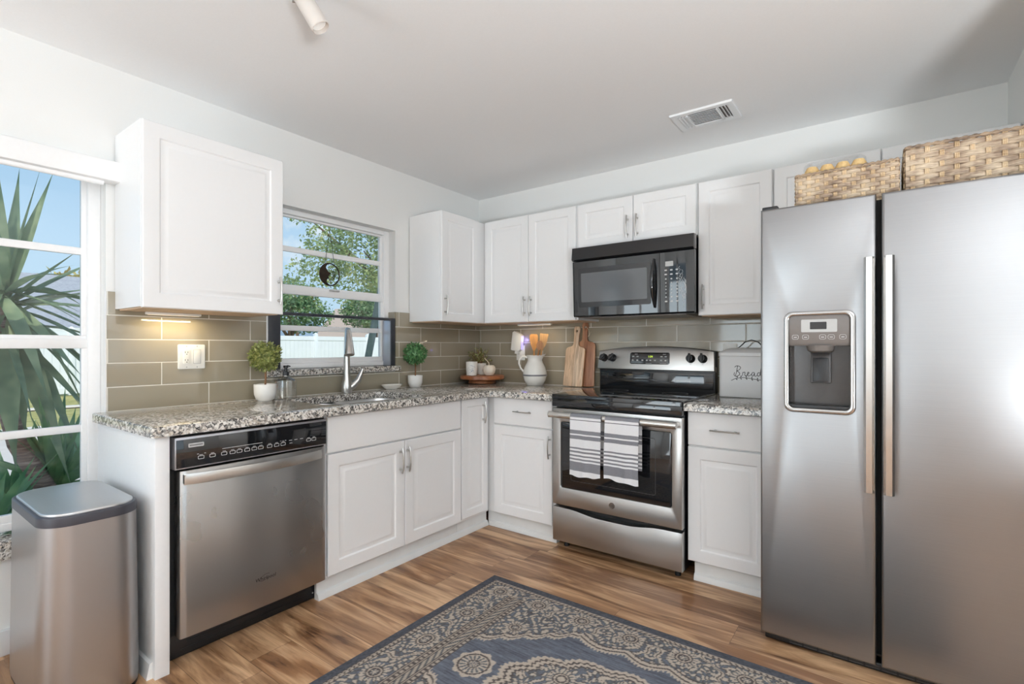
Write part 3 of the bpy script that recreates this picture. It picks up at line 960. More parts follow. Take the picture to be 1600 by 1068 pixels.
yu = thing('yucca_plant', 'tall yucca with a leaning ringed trunk and long sword leaves outside the left window', 'plant', (-1.25, -2.29, GZ))
MB().tube([(-1.25, -2.30, GZ+0.005), (-1.25, -2.42, 0.16), (-1.25, -2.517, 0.383), (-1.25, -2.63, 0.64), (-1.25, -2.685, 0.92), (-1.25, -2.70, 1.2), (-1.25, -2.69, 1.44)],
          [0.058, 0.052, 0.048, 0.044, 0.042, 0.042, 0.03], 14).build('trunk', M['yuccabark'], yu)
rng = random.Random(21)
lv = MB()
c1 = (-1.25, -2.69, 1.42)
for d, L, ww, dr, ro in (((0.1, 0.17, 0.98), 0.86, 0.085, 0.02, 0.4), ((-0.1, 0.10, 1.0), 0.84, 0.075, 0.0, 1.2), ((0.05, 0.24, 0.97), 0.87, 0.07, 0.03, 1.0),
                         ((0.2, -0.06, 1.0), 0.85, 0.08, 0.0, 0.3), ((0.3, 0.62, 0.75), 0.52, 0.085, 0.02, 0.2), ((0.1, 0.95, 0.45), 0.50, 0.06, 0.12, 0.2),
                         ((0.2, 0.95, 0.22), 0.62, 0.06, 0.28, 0.3), ((-0.2, 0.95, 0.35), 0.66, 0.055, 0.10, 0.0), ((0.1, 0.75, 0.62), 0.60, 0.05, 0.05, 0.5),
                         ((0.3, 0.55, -0.35), 0.70, 0.07, 0.5, 0.2), ((-0.3, 0.60, -0.2), 0.72, 0.06, 0.55, 0.6), ((0.0, 0.42, -0.8), 0.76, 0.075, 0.35, 1.3),
                         ((0.25, 0.28, -0.9), 0.86, 0.11, 0.25, 1.0), ((-0.1, 0.30, -0.9), 0.92, 0.10, 0.22, 1.4), ((0.2, 0.72, -0.15), 0.68, 0.05, 0.6, 0.4),
                         ((0.0, 0.12, -1.0), 0.8, 0.12, 0.1, 1.5), ((0.3, 0.02, -1.0), 0.85, 0.13, 0.1, 0.7)):
    blade(lv, c1, d, L, ww, dr, ro)
for i in range(46):
    z = rng.uniform(-0.9, 0.9)
    a = rng.uniform(0, 2*PI)
    d = Vector((math.cos(a)*0.9, math.sin(a), z))
    blade(lv, (c1[0]+rng.uniform(-0.02, 0.02), c1[1]+rng.uniform(-0.02, 0.02), c1[2]+rng.uniform(-0.15, 0.12)), d, rng.uniform(0.5, 0.75), rng.uniform(0.04, 0.065),
          rng.uniform(0.1, 0.6), rng.uniform(-0.6, 0.8))
lv.build('leaves', M['yucca'], yu, recalc=False)

def small_yucca(base, n, Lr, label, seed, up=0.8):
    t = thing('young_yucca', label, 'plant', base)
    r = random.Random(seed)
    q = MB()
    for i in range(n):
        a = r.uniform(0, 2*PI)
        d = Vector((math.cos(a), math.sin(a), r.uniform(0.35, 2.4)*up))
        blade(q, (base[0]+r.uniform(-0.02, 0.02), base[1]+r.uniform(-0.02, 0.02), base[2]+r.uniform(0, 0.06)+0.03), d, r.uniform(*Lr), r.uniform(0.05, 0.075), r.uniform(0.0, 0.22), r.uniform(-0.5, 0.9))
    q.build('leaves', M['yucca_b'], t, recalc=False)
    MB().cyl((base[0], base[1], GZ+0.005), (base[0], base[1], base[2]+0.06), 0.04, 0.03, 10).build('stem', M['yuccabark'], t)
    return t
small_yucca((-1.30, -2.43, 0.28), 34, (0.5, 0.72), 'young yucca with upright fresh green leaves right of the ringed trunk', 31, 1.2)
small_yucca((-1.05, -2.80, 0.08), 34, (0.45, 0.70), 'low young yucca left of the ringed trunk below the window bars', 32, 0.9)
small_yucca((-1.55, -2.62, 0.10), 30, (0.5, 0.78), 'young yucca standing behind the ringed trunk', 33, 1.0)
# ================================================================== cabinets
def fr_left(plane):     # fronts that face +x
    return lambda u, v, h: (plane+h, u, v)
def fr_back(plane):     # fronts that face -y
    return lambda u, v, h: (u, -(plane+h), v)

def nested(mb, F, u0, u1, v0, v1, prof):
    """rectangular rings stepping inwards: prof = [(inset, height), ...], last one closed"""
    prev = None
    for ins, h in prof:
        cur = [mb._v(F(*q, h)) for q in ((u0+ins, v0+ins), (u1-ins, v0+ins), (u1-ins, v1-ins), (u0+ins, v1-ins))]
        if prev is not None:
            for i in range(4):
                mb.face([prev[i], prev[(i+1) % 4], cur[(i+1) % 4], cur[i]])
        else:
            mb.face(cur[::-1])
        prev = cur
    mb.face(prev)

def raised(w):
    return [(0, -0.019), (0, -0.003), (0.003, 0.0), (w, 0.0), (w+0.003, -0.0012), (w+0.008, -0.0072), (w+0.014, -0.0078), (w+0.032, -0.0018), (w+0.035, -0.0010), (w+0.038, -0.0010)]
FLAT = [(0, -0.019), (0, -0.003), (0.003, 0.0), (0.02, 0.0)]

def pull(parent, F, u, v, vertical=True, L=0.128, mat=None):
    """bow pull: arched flat bar on two posts"""
    m = MB()
    pts = []
    for i in range(15):
        t = -1+2*i/14
        h = 0.020+0.010*(1-t*t)
        pts.append(F(u, v+t*L*0.54, h) if vertical else F(u+t*L*0.54, v, h))
    upv = Vector(F(0, 0, 1))-Vector(F(0, 0, 0))
    m.tube(pts, 0.0052, 10, flat=0.75, up=upv)
    for t in (-0.72, 0.72):
        a = F(u, v+t*L*0.5, 0.0) if vertical else F(u+t*L*0.5, v, 0.0)
        b = F(u, v+t*L*0.5, 0.024) if vertical else F(u+t*L*0.5, v, 0.024)
        m.cyl(a, b, 0.0042, seg=12)
        c = F(u, v+t*L*0.5, 0.004) if vertical else F(u+t*L*0.5, v, 0.004)
        m.cyl(a, c, 0.0062, seg=12)
    return m.build('handle', M['nickel'] if vertical else M['nickel_h'], parent)

def front(parent, name, F, u0, u1, v0, v1, prof, handle=None, vertical=True):
    m = MB()
    nested(m, F, u0, u1, v0, v1, prof)
    o = m.build(name, M['cab'], parent, angle=25)
    if handle:
        pull(o, F, handle[0], handle[1], vertical)
    return o

FL, FB = fr_left(0.640), fr_back(0.650)
ZD0, ZD1, ZF0, ZF1 = 0.108, 0.686, 0.694, 0.868
KX = 0.597           # toe kick face of the sink run
KY = -0.612          # toe kick face of the stove run

# end panel beside the bin
ep = thing('end_panel', 'white end panel closing the counter run between the trash can and the dishwasher', 'panel', (0.32, -2.555, 0))
MB().box(0.010, 0.655, -2.583, -2.536, 0.0, 0.874, 0.002).build('panel', M['trim'], ep)
MB().slab([(-2.583, 0.0), (-2.601, 0.0), (-2.601, 0.008), (-2.592, 0.055), (-2.583, 0.06)], [], 'x', 0.02, 0.632).build('shoe_molding', M['kick'], ep)

# sink base
sb = thing('sink_base_cabinet', 'white base cabinet with two doors under the sink', 'cabinet', (0.32, -1.40, 0))
m = MB()
m.box(0.012, 0.62, -1.881, -1.865, 0.10, 0.874)
m.box(0.012, 0.62, -0.944, -0.930, 0.10, 0.874)
m.box(0.012, 0.62, -1.865, -0.944, 0.10, 0.118)
m.box(0.602, 0.6205, -1.881, -0.930, 0.10, 0.874)
m.build('carcass', M['cab'], sb)
front(sb, 'false_front', FL, -1.873, -0.937, ZF0, ZF1, FLAT)
front(sb, 'door', FL, -1.870, -1.394, ZD0, ZD1, raised(0.058), (-1.428, 0.582))
front(sb, 'door', FL, -1.390, -0.934, ZD0, ZD1, raised(0.058), (-1.377, 0.584))
MB().box(KX-0.016, KX, -1.905, -0.928, 0.0, 0.10).build('toe_kick', M['kick'], sb)

cb = thing('corner_base_cabinet', 'narrow white base cabinet with one tall door in the inside corner', 'cabinet', (0.32, -0.76, 0))
MB().box(0.012, 0.6205, -0.926, -0.645, 0.10, 0.874).build('carcass', M['cab'], cb)
front(cb, 'door', FL, -0.924, -0.668, 0.118, 0.868, raised(0.045), (-0.722, 0.772))
MB().box(KX-0.016, KX, -0.926, -0.634, 0.0, 0.10).build('toe_kick', M['kick'], cb)

db = thing('drawer_base_cabinet', 'white base cabinet with a drawer and a door left of the range', 'cabinet', (0.90, -0.32, 0))
MB().box(0.300, 1.150, -0.6305, -0.012, 0.10, 0.874).build('carcass', M['cab'], db)
front(db, 'drawer', FB, 0.675, 1.129, ZF0+0.002, ZF1, FLAT, (0.915, 0.786), False)
front(db, 'door', FB, 0.675, 1.129, 0.106, 0.688, raised(0.058), (1.114, 0.586))
MB().box(KX+0.001, 1.150, KY, KY+0.016, 0.0, 0.10).build('toe_kick', M['kick'], db)

rb = thing('drawer_base_cabinet', 'white base cabinet with a drawer and a door between range and refrigerator', 'cabinet', (2.12, -0.32, 0))
MB().box(1.948, 2.345, -0.6305, -0.012, 0.10, 0.874).build('carcass', M['cab'], rb)
front(rb, 'drawer', FB, 1.950, 2.338, ZF0+0.004, ZF1, FLAT, (2.133, 0.783), False)
front(rb, 'door', FB, 1.950, 2.338, 0.104, 0.690, raised(0.058))
MB().box(1.974, 2.345, KY, KY+0.016, 0.0, 0.10).build('toe_kick', M['kick'], rb)

# shoe molding along the kicks
sm = MB()
sm.slab([(KX+0.0003, 0), (KX+0.02, 0), (KX+0.02, 0.008), (KX+0.012, 0.028), (KX+0.0003, 0.034)], [], 'y', -1.905, KY-0.02)
struct(sm.build('baseboard_sink', M['kick']))
sm = MB()
sm.slab([(KY-0.0003, 0), (KY-0.02, 0), (KY-0.02, 0.008), (KY-0.012, 0.028), (KY-0.0003, 0.034)], [], 'x', KX+0.021, 1.150)
sm.slab([(KY-0.0003, 0), (KY-0.02, 0), (KY-0.02, 0.008), (KY-0.012, 0.028), (KY-0.0003, 0.034)], [], 'x', 1.974, 2.345)
struct(sm.build('baseboard_stove', M['kick']))

# countertops
sink_hole = rrect(0.150, 0.585, -1.815, -1.165, 0.07, 6)
ct = MB()
ct.slab([(0.0085, -2.600), (0.672, -2.600), (0.678, -2.594), (0.678, -0.745), (0.690, -0.712), (0.722, -0.700), (1.160, -0.700), (1.160, -0.0085), (0.0085, -0.0085)],
        [sink_hole], 'z', 0.8755, 0.914, 0.006, 2)
tag(ct.build('countertop', M['granite']), 'L-shaped speckled granite countertop around the sink and corner', 'countertop')
ct = MB()
ct.slab([(1.944, -0.700), (2.348, -0.700), (2.348, -0.0085), (1.944, -0.0085)], [], 'z', 0.8755, 0.914, 0.006, 2)
tag(ct.build('countertop', M['granite']), 'short speckled granite countertop between range and refrigerator', 'countertop')

# sink
sk = thing('sink', 'stainless double bowl sink set under the granite below the window', 'sink', (0.37, -1.49, 0.68))
def bowl(y0, y1, x0, x1, z0, name):
    m = MB()
    prev = None
    lev = [(0.0, 0.8745), (0.006, 0.84), (0.012, z0+0.04), (0.03, z0+0.008), (0.06, z0)]
    rings = []
    for ins, z in lev:
        rings.append([m._v((x, y, z)) for x, y in rrect(x0+ins, x1-ins, y0+ins, y1-ins, 0.07, 5)])
    for i in range(len(rings)-1):
        m.bridge(rings[i], rings[i+1])
    m.face(rings[-1])
    out = [m._v((x, y, 0.8745)) for x, y in rrect(x0-0.012, x1+0.012, y0-0.012, y1+0.012, 0.08, 5)]
    m.bridge(out, rings[0])
    o = m.build(name, M['steel_sink'], sk)
    xc, yc = (x0+x1)/2-0.04, (y0+y1)/2
    MB().lathe([(0.0, z0+0.001), (0.03, z0+0.001), (0.042, z0+0.004), (0.045, z0+0.001)], (xc, yc, 0), 24).build('drain', M['chrome'], o)
bowl(-1.805, -1.575, 0.165, 0.575, 0.70, 'bowl')
bowl(-1.545, -1.175, 0.165, 0.575, 0.66, 'bowl')

# ------------------------------------------------------------------ wall cabinets
UB, UT = 1.375, 2.137
UL, UK = fr_left(0.330), fr_back(0.330)
def wall_cab(label, x0, x1, y0, y1, z0, z1, fronts, F, loc):
    t = thing('wall_cabinet', label, 'cabinet', loc)
    MB().box(x0, x1, y0, y1, z0+0.006, z1).build('carcass', M['cab'], t)
    MB().box(x0+0.015, x1-0.015, y0+0.012, y1-0.012, z0, z0+0.0058).build('underside', M['cabwood'], t)
    for u0, u1, v0, v1, w_, hd in fronts:
        front(t, 'door', F, u0, u1, v0, v1, raised(w_), hd)
    return t
wall_cab('large white wall cabinet with one wide door between the two windows', 0.0095, 0.3105, -2.520, -1.917, UB-0.014, UT,
         [(-2.518, -1.919, UB-0.012, UT-0.004, 0.058, (-1.944, 1.477))], UL, (0.16, -2.22, UB))
wall_cab('narrow white wall cabinet right of the sink window', 0.0095, 0.3105, -0.787, -0.012, UB, UT,
         [(-0.785, -0.395, UB+0.002, UT, 0.055, (-0.757, 1.488))], UL, (0.16, -0.4, UB))
wall_cab('white wall cabinet with two doors above the cream pitcher', 0.314, 1.124, -0.3105, -0.0095, UB, UT,
         [(0.336, 0.729, UB+0.004, UT, 0.055, (0.704, 1.488)), (0.733, 1.113, UB+0.004, UT, 0.055, (0.758, 1.488))], UK, (0.72, -0.16, UB))
wall_cab('short white wall cabinet with two doors above the microwave', 1.126, 1.903, -0.3105, -0.0095, 1.838, UT,
         [(1.130, 1.513, 1.846, UT, 0.055, (1.483, 1.944)), (1.517, 1.897, 1.846, UT, 0.055, (1.546, 1.944))], UK, (1.51, -0.16, 1.838))
wall_cab('white wall cabinet with one door between microwave and refrigerator', 1.905, 2.293, -0.3105, -0.0095, UB, UT,
         [(1.910, 2.289, UB+0.004, UT, 0.055, (1.938, 1.484))], UK, (2.1, -0.16, UB))
wall_cab('white wall cabinet with two doors above the refrigerator behind the baskets', 2.295, 3.228, -0.3105, -0.0095, 1.80, UT,
         [(2.299, 2.752, 1.806, UT, 0.055, None), (2.757, 3.224, 1.806, UT, 0.055, None)], UK, (2.76, -0.16, 1.80))

def strip_light(label, x0, x1, y0, y1, z, energy, col, size, sy, rot):
    t = thing('undercabinet_light', label, 'light', ((x0+x1)/2, (y0+y1)/2, z))
    MB().box(x0, x1, y0, y1, z-0.012, z, 0.003).build('housing', M['plate_white'], t)
    MB().box(x0+0.008, x1-0.008, y0+0.008, y1-0.008, z-0.0135, z-0.0122).build('diffuser', emit('warm_diffuser', (1, 0.86, 0.66, 1), 0.6), t)
    l = lamp('undercabinet_bulb', 'AREA', ((x0+x1)/2+0.02*(y1-y0 > 0.1), (y0+y1)/2, z-0.018), rot, energy, col, shape='RECTANGLE', size=size, size_y=sy)
    return t
strip_light('slim warm strip light under the large wall cabinet above the outlet', 0.045, 0.068, -2.42, -2.19, 1.3605, 0.75, (1.0, 0.82, 0.5), 0.02, 0.22, (0, 0, 0))
strip_light('slim strip light under the wall cabinet above the cream pitcher', 0.50, 0.80, -0.14, -0.115, 1.3745, 0.42, (1.0, 0.82, 0.58), 0.28, 0.02, (0, 0, 0))

# ================================================================== dishwasher
dw = thing('dishwasher', 'stainless steel dishwasher with a black control panel', 'dishwasher', (0.34, -2.21, 0))
MB().box(0.06, 0.597, -2.529, -1.888, 0.105, 0.868).build('tub', M['blackmatte'], dw)
cp = MB().box(0.602, 0.6555, -2.520, -1.890, 0.742, 0.862, 0.003).build('control_panel', M['silver'], dw)
MB().box(0.6556, 0.6585, -2.516, -1.893, 0.748, 0.853, 0.001).build('black_fascia', M['blackglass'], cp)
X = 0.6588
def put(mb, text, size, y, z, **kw):
    put_text(mb, text, size, (X, y, z), (0, 1, 0), (0, 0, 1), (1, 0, 0), extrude=0.0003, **kw)
lg = MB()
def key(y, z, wd=0.022, hg=0.013):
    o = rrect(y-wd/2, y+wd/2, z-hg/2, z+hg/2, 0.003, 3)
    i = rrect(y-wd/2+0.0018, y+wd/2-0.0018, z-hg/2+0.0018, z+hg/2-0.0018, 0.0022, 3)
    lg.slab(o, [i], 'x', X, X+0.0004)
    lg.box(X, X+0.0004, y-0.006, y+0.006, z+hg/2+0.0025, z+hg/2+0.0042)
for y in (-2.432, -2.391, -2.348, -2.316, -2.289, -2.258, -2.229, -2.202, -2.164, -2.133, -2.104, -1.983, -1.957):
    key(y, 0.778)
lg.box(X, X+0.0004, -2.355, -2.195, 0.797, 0.799)
for y in (-2.443, -2.418, -2.115, -2.104, -2.093):
    lg.box(X, X+0.0004, y-0.003, y+0.003, 0.791, 0.793)
for y in (-2.07, -2.045, -2.018):
    lg.box(X, X+0.0004, y-0.007, y+0.007, 0.788, 0.790)
lg.box(X, X+0.0004, -2.075, -2.062, 0.776, 0.778)
lg.build('key_markings', M['legend'], cp)
bdg = MB()
bdg.slab(rrect(-2.476, -2.422, 0.821, 0.836, 0.003, 3), [], 'x', X, X+0.0008)
bdg.build('badge', M['legend'], cp)
bt = MB()
for k in range(11):
    bt.box(X+0.0009, X+0.0011, -2.4715+0.0042*k, -2.4715+0.0042*k+0.0027, 0.8260, 0.8312)
bt.build('badge_lettering', M['ink'], cp)
# door: gently crowned stainless sheet
dm = MB()
y0, y1, z0, z1 = -2.502, -1.890, 0.108, 0.735
sec = []
n = 24
for i in range(n+1):
    t = -1+2*i/n
    sec.append((0.652+0.008*(1-t*t), (y0+y1)/2+t*(y1-y0)/2))
sec = [(0.602, y0), (0.645, y0), (0.6505, y0+0.004)]+sec[1:-1]+[(0.6505, y1-0.004), (0.645, y1), (0.602, y1)]
dm.slab(sec, [], 'z', z0, z1, 0.003)
dr = dm.build('door', M['steel_dw'], dw, angle=50)
hm = MB()
pts = []
prev = None
for i in range(17):
    t = -1+2*i/16
    xx = 0.664+0.040*(1-t*t)**0.8
    y = -2.206+t*0.287
    zc = 0.706
    cur = [hm._v((xx-0.007, y, zc-0.018)), hm._v((xx+0.001, y, zc-0.021)), hm._v((xx+0.004, y, zc)), hm._v((xx+0.001, y, zc+0.019)), hm._v((xx-0.007, y, zc+0.017))]
    if prev:
        hm.bridge(prev, cur)
    else:
        hm.face(cur[::-1])
    prev = cur
hm.face(prev)
for y in (-2.485, -1.927):
    hm.box(0.640, 0.668, y-0.008, y+0.008, 0.690, 0.722)
hm.build('handle', M['handle_steel_y'], dr)
lt = MB()
put_text(lt, 'Whirlpool', 0.021, (0.6604, -2.182, 0.2255), (0, 1, 0), (0, 0, 1), (1, 0, 0), extrude=0.0003, font_shear=0.15)
lt.tube([(0.6605, -2.182+0.022*math.cos(a)*1.0-0.004, 0.229+0.011*math.sin(a)+0.006*math.cos(a)) for a in [math.radians(20+10*i) for i in range(30)]], 0.0006, 5)
lt.build('logo', M['ink'], dr)
kk = thing('dishwasher_kick', '', 'x') if False else None
kp = MB().box(0.548, 0.575, -2.533, -1.893, 0.004, 0.104, 0.002)
for z in (0.030, 0.055, 0.080):
    kp.box(0.575, 0.5785, -2.47+0.02*(z > 0.05), -1.95, z-0.0025, z+0.0025, 0.001)
kp = kp.build('kick_plate', M['blackplastic'], dw)
for y in (-2.512, -1.912):
    for z in (0.032, 0.076):
        MB().cyl((0.574, y, z), (0.5775, y, z), 0.005, 0.004, 12).build('screw', M['chrome'], kp)

# ================================================================== range
rg = thing('range', 'freestanding stainless steel electric range with a black glass cooktop', 'range', (1.55, -0.37, 0))
x0, x1 = 1.166, 1.940
MB().box(x0+0.004, x1-0.004, -0.655, -0.03, 0.045, 0.896).build('body', M['blackplastic'], rg)
for x in (x0+0.05, x1-0.05):
    for y in (-0.62, -0.08):
        MB().cyl((x, y, 0.0), (x, y, 0.05), 0.016, 0.012, 12).build('foot', M['blackmatte'], rg)
ck = MB().slab(rrect(x0-0.004, x1+0.002, -0.712, -0.075, 0.012, 4), [], 'z', 0.8975, 0.921, 0.004, 3).build('cooktop', M['blackglass'], rg)
for x, y, r in ((1.36, -0.25, 0.085), (1.75, -0.25, 0.075), (1.36, -0.52, 0.105), (1.75, -0.52, 0.10)):
    circ = lambda q: [(x+q*math.cos(2*PI*i/48), y+q*math.sin(2*PI*i/48)) for i in range(48)]
    MB().slab(circ(r), [circ(r-0.0015)], 'z', 0.9211, 0.9214).build('burner_ring', M['darkgrey'], ck)
MB().box(x0, x1, -0.7105, -0.66, 0.848, 0.897, 0.004).build('front_rail', M['blackglass'], rg)
# oven door
od = MB()
win = rrect(1.224, 1.886, 0.372, 0.760, 0.012, 4)
od.slab([(x0+0.002, 0.268), (x1-0.002, 0.268), (x1-0.002, 0.838), (x0+0.002, 0.838)], [win], 'y', -0.66, -0.706, 0.004)
od = od.build('oven_door', M['steel_range'], rg)
MB().slab(rrect(1.2245, 1.8855, 0.3725, 0.7595, 0.012, 4), [], 'y', -0.68, -0.7035, 0.002).build('oven_window', M['blackglass'], od)
gr = MB()
gr.slab(rrect(1.29, 1.80, 0.42, 0.72, 0.012, 4), [rrect(1.293, 1.797, 0.423, 0.717, 0.010, 4)], 'y', -0.7036, -0.7040)
gr.build('window_mask', M['darkgrey'], od)
hh = MB()
hh.tube([(x0+0.012, -0.765, 0.806), (x1-0.012, -0.765, 0.806)], 0.0185, 18, flat=0.8, up=(0, 0, 1))
for x in (x0+0.03, x1-0.03):
    hh.box(x-0.016, x+0.016, -0.765, -0.704, 0.793, 0.819, 0.005)
hh = hh.build('handle', M['handle_steel_h'], od)
lgm = MB()
lgm.lathe([(0.0175, -0.7062), (0.0175, -0.7085), (0.0150, -0.7085), (0.0150, -0.7070), (0.0, -0.7070)], (1.552, 0, 0.322), 36, 'y')
lgm.build('logo_badge', M['chrome'], od)
tx = MB()
put_text(tx, 'GE', 0.017, (1.552, -0.7074, 0.322), (1, 0, 0), (0, 0, 1), (0, -1, 0), extrude=0.0003, font_shear=0.2, spacing=0.8)
ringp = [(1.552+0.0128*math.cos(2*PI*i/32), -0.7074, 0.322+0.0128*math.sin(2*PI*i/32)) for i in range(32)]
tx.tube(ringp, 0.0006, 5, closed=True)
tx.build('logo', M['ink'], od)
dwm = MB()
top = []
for i in range(21):
    t = i/20
    top.append((x1-0.002-(x1-x0-0.004)*t, 0.252-0.022*math.exp(-((t-0.5)/0.26)**4)))
dwm.slab([(x0+0.002, 0.052), (x1-0.002, 0.052)]+top, [], 'y', -0.66, -0.706, 0.004)
dwm.build('drawer', M['steel_range'], rg)
# backguard
bg = MB()
arc = []
for i in range(17):
    t = -1+2*i/16
    arc.append((1.548-0.388*t, 1.176+0.032*(1-t*t)))
def bgx(pts, ya, yb):
    return pts
bk = MB().slab([(1.160, 0.917), (1.936, 0.917)]+[(x, z-0.004) for x, z in arc], [], 'y', -0.012, -0.068, 0.004).build('backguard', M['blackplastic'], rg)
MB().slab([(1.172, 0.935), (1.926, 0.935), (1.926, 1.035), (1.172, 1.035)], [], 'y', -0.068, -0.074, 0.004).build('lower_panel', M['blackglass'], bk)
pm = MB()
A = Matrix.Translation((0, -0.068, 1.045)) @ Matrix.Rotation(math.radians(-9), 4, 'X') @ Matrix.Translation((0, 0.068, -1.045))
pm.xf = A
pm.slab([(1.158, 1.047), (1.938, 1.047)]+[(x*0.985+1.548*0.015, z-0.008) for x, z in arc], [], 'y', -0.040, -0.100, 0.004)
pm = pm.build('control_panel', M['steel_range'], bk)
ds = MB()
ds.xf = A
ds.slab(rrect(1.395, 1.662, 1.082, 1.160, 0.012, 4), [], 'y', -0.0995, -0.1035, 0.001)
ds = ds.build('display', M['blackglass'], pm)
ck2 = MB()
ck2.xf = A
put_text(ck2, '1:04', 0.019, (1.535, -0.1042, 1.132), (1, 0, 0), (0, 0, 1), (0, -1, 0), extrude=0.0002)
ck2.build('clock_digits', emit('green_digits', srgb(190, 220, 60), 1.2), ds)
lgd = MB()
lgd.xf = A
for i, x in enumerate((1.415, 1.447, 1.482, 1.512, 1.536, 1.566, 1.608, 1.636)):
    lgd.box(x-0.006, x+0.006, -0.1042, -0.1036, 1.104, 1.112)
for x in (1.417, 1.447, 1.609, 1.637):
    lgd.box(x-0.007, x+0.007, -0.1042, -0.1036, 1.130, 1.136)
for x in (1.437, 1.627):
    lgd.box(x-0.010, x+0.010, -0.1042, -0.1036, 1.147, 1.150)
lgd.box(1.505, 1.545, -0.1042, -0.1036, 1.088, 1.090)
lgd.box(1.60, 1.645, -0.1042, -0.1036, 1.088, 1.0895)
lgd.build('key_markings', M['legend'], ds)
for x, rot in ((1.205, 40), (1.268, 35), (1.795, 0), (1.868, 0)):
    kb = MB()
    kb.xf = A
    kb.lathe([(0.0, -0.137), (0.019, -0.137), (0.023, -0.131), (0.025, -0.108), (0.027, -0.100)], (x, 0, 1.122), 28, 'y')
    kb.xf = A @ Matrix.Translation((x, -0.137, 1.122)) @ Matrix.Rotation(math.radians(rot), 4, 'Y')
    kb.box(-0.0065, 0.0065, -0.010, 0.002, -0.024, 0.030, 0.002)
    kb.build('knob', M['blackplastic'], pm)
    mk = MB()
    mk.xf = A
    mk.box(x-0.006, x+0.006, -0.1008, -0.1002, 1.087, 1.0885)
    for a in range(0, 360, 45):
        r = math.radians(a)
        mk.cyl((x+0.036*math.cos(r), -0.1008, 1.122+0.036*math.sin(r)), (x+0.036*math.cos(r), -0.1002, 1.122+0.036*math.sin(r)), 0.0012, seg=6)
    mk.build('dial_marks', M['ink'], pm)

# ================================================================== microwave
mw = thing('microwave', 'black over-the-range microwave mounted under the short wall cabinet', 'microwave', (1.53, -0.21, 1.385))
a, b = 1.146, 1.902
MB().box(a+0.006, b-0.004, -0.385, -0.012, 1.392, 1.834, 0.003).build('body', M['blackplastic'], mw)
vm = MB().slab([(-0.386, 1.752), (-0.425, 1.748), (-0.440, 1.757), (-0.432, 1.832), (-0.386, 1.836)], [], 'x', a, b+0.014, 0.002).build('vent_hood', M['blackglass'], mw)
dm = MB().slab([(-0.386, 1.398), (-0.404, 1.392), (-0.412, 1.400), (-0.425, 1.742), (-0.421, 1.746), (-0.386, 1.746)], [], 'x', a, 1.718, 0.002).build('door', M['blackglass'], mw)
def mwy(z): return -0.412-0.013*(z-1.400)/0.342
def mwpatch(mb, u0, u1, v0, v1, h, r=0.004):
    pts = [(u, mwy(v)-h, v) for u, v in rrect(u0, u1, v0, v1, r, 3)]
    top_ = [mb._v(p) for p in pts]
    bot = [mb._v((p[0], p[1]+h*0.8, p[2])) for p in pts]
    mb.face(top_)
    mb.bridge(bot, top_)
wm2 = MB(); mwpatch(wm2, 1.185, 1.665, 1.452, 1.700, 0.0015, 0.012)
wf2 = wm2.build('window_frame', plain('black_window_frame', srgb(34, 35, 38), 0.12, coat=0.3), dm)
wm3 = MB(); mwpatch(wm3, 1.205, 1.642, 1.484, 1.668, 0.0022, 0.006)
wm3.build('window', plain('perforated_window', srgb(92, 94, 97), 0.16, coat=0.4, var=0.06, bscale=900), wf2)
hm = MB()
pts = [(1.690, mwy(1.43+0.28*i/14)-0.012-0.030*math.sin(PI*i/14), 1.43+0.28*i/14) for i in range(15)]
hm.tube(pts, [0.008+0.013*math.sin(PI*i/14) for i in range(15)], 12, flat=0.7, up=(0, -1, 0))
hm.build('handle', M['blackglass'], dm)
pc = MB().slab([(-0.386, 1.398), (-0.404, 1.392), (-0.412, 1.400), (-0.425, 1.742), (-0.421, 1.746), (-0.386, 1.746)], [], 'x', 1.721, b+0.012, 0.002).build('control_panel', M['blackglass'], mw)
dsp = MB(); mwpatch(dsp, 1.752, 1.798, 1.662, 1.690, 0.0008, 0.002)
dsp.build('display', M['ltgrey'], pc)
bt = MB()
for r, z in enumerate((1.640, 1.616, 1.590, 1.568, 1.549, 1.530, 1.510, 1.487, 1.462)):
    for c in range(3):
        x = 1.754+0.032*c
        s = 0.0075 if r in (0, 1, 8) else 0.005
        if r in (3, 4, 5, 6):
            bt.lathe([(0.0, mwy(z)-0.0008), (0.0038, mwy(z)-0.0008), (0.0038, mwy(z)-0.0002)], (x, 0, z), 10, 'y')
        else:
            mwpatch(bt, x-s, x+s, z-0.004, z+0.004, 0.0008, 0.003)
bt.build('buttons', M['legend'], pc)
hf = MB()
rr = random.Random(4)
for k in range(5):                      # worn film left peeling off the panel
    x, z = 1.838+0.006*k, 1.66-0.02*k
    pts = []
    for i in range(26):
        x += rr.uniform(-0.007, 0.007)
        z -= rr.uniform(0.002, 0.009)
        x = min(max(x, 1.826), 1.868)
        pts.append((x, mwy(z)-0.0006, z))
    hf.tube(pts, 0.0011, 5)
lab(hf.build('peeling_film', M['legend'], pc), 'flaking grey film')
MB().box(a+0.05, b-0.05, -0.36, -0.05, 1.386, 1.392).build('grease_filter', M['midgrey'], mw)

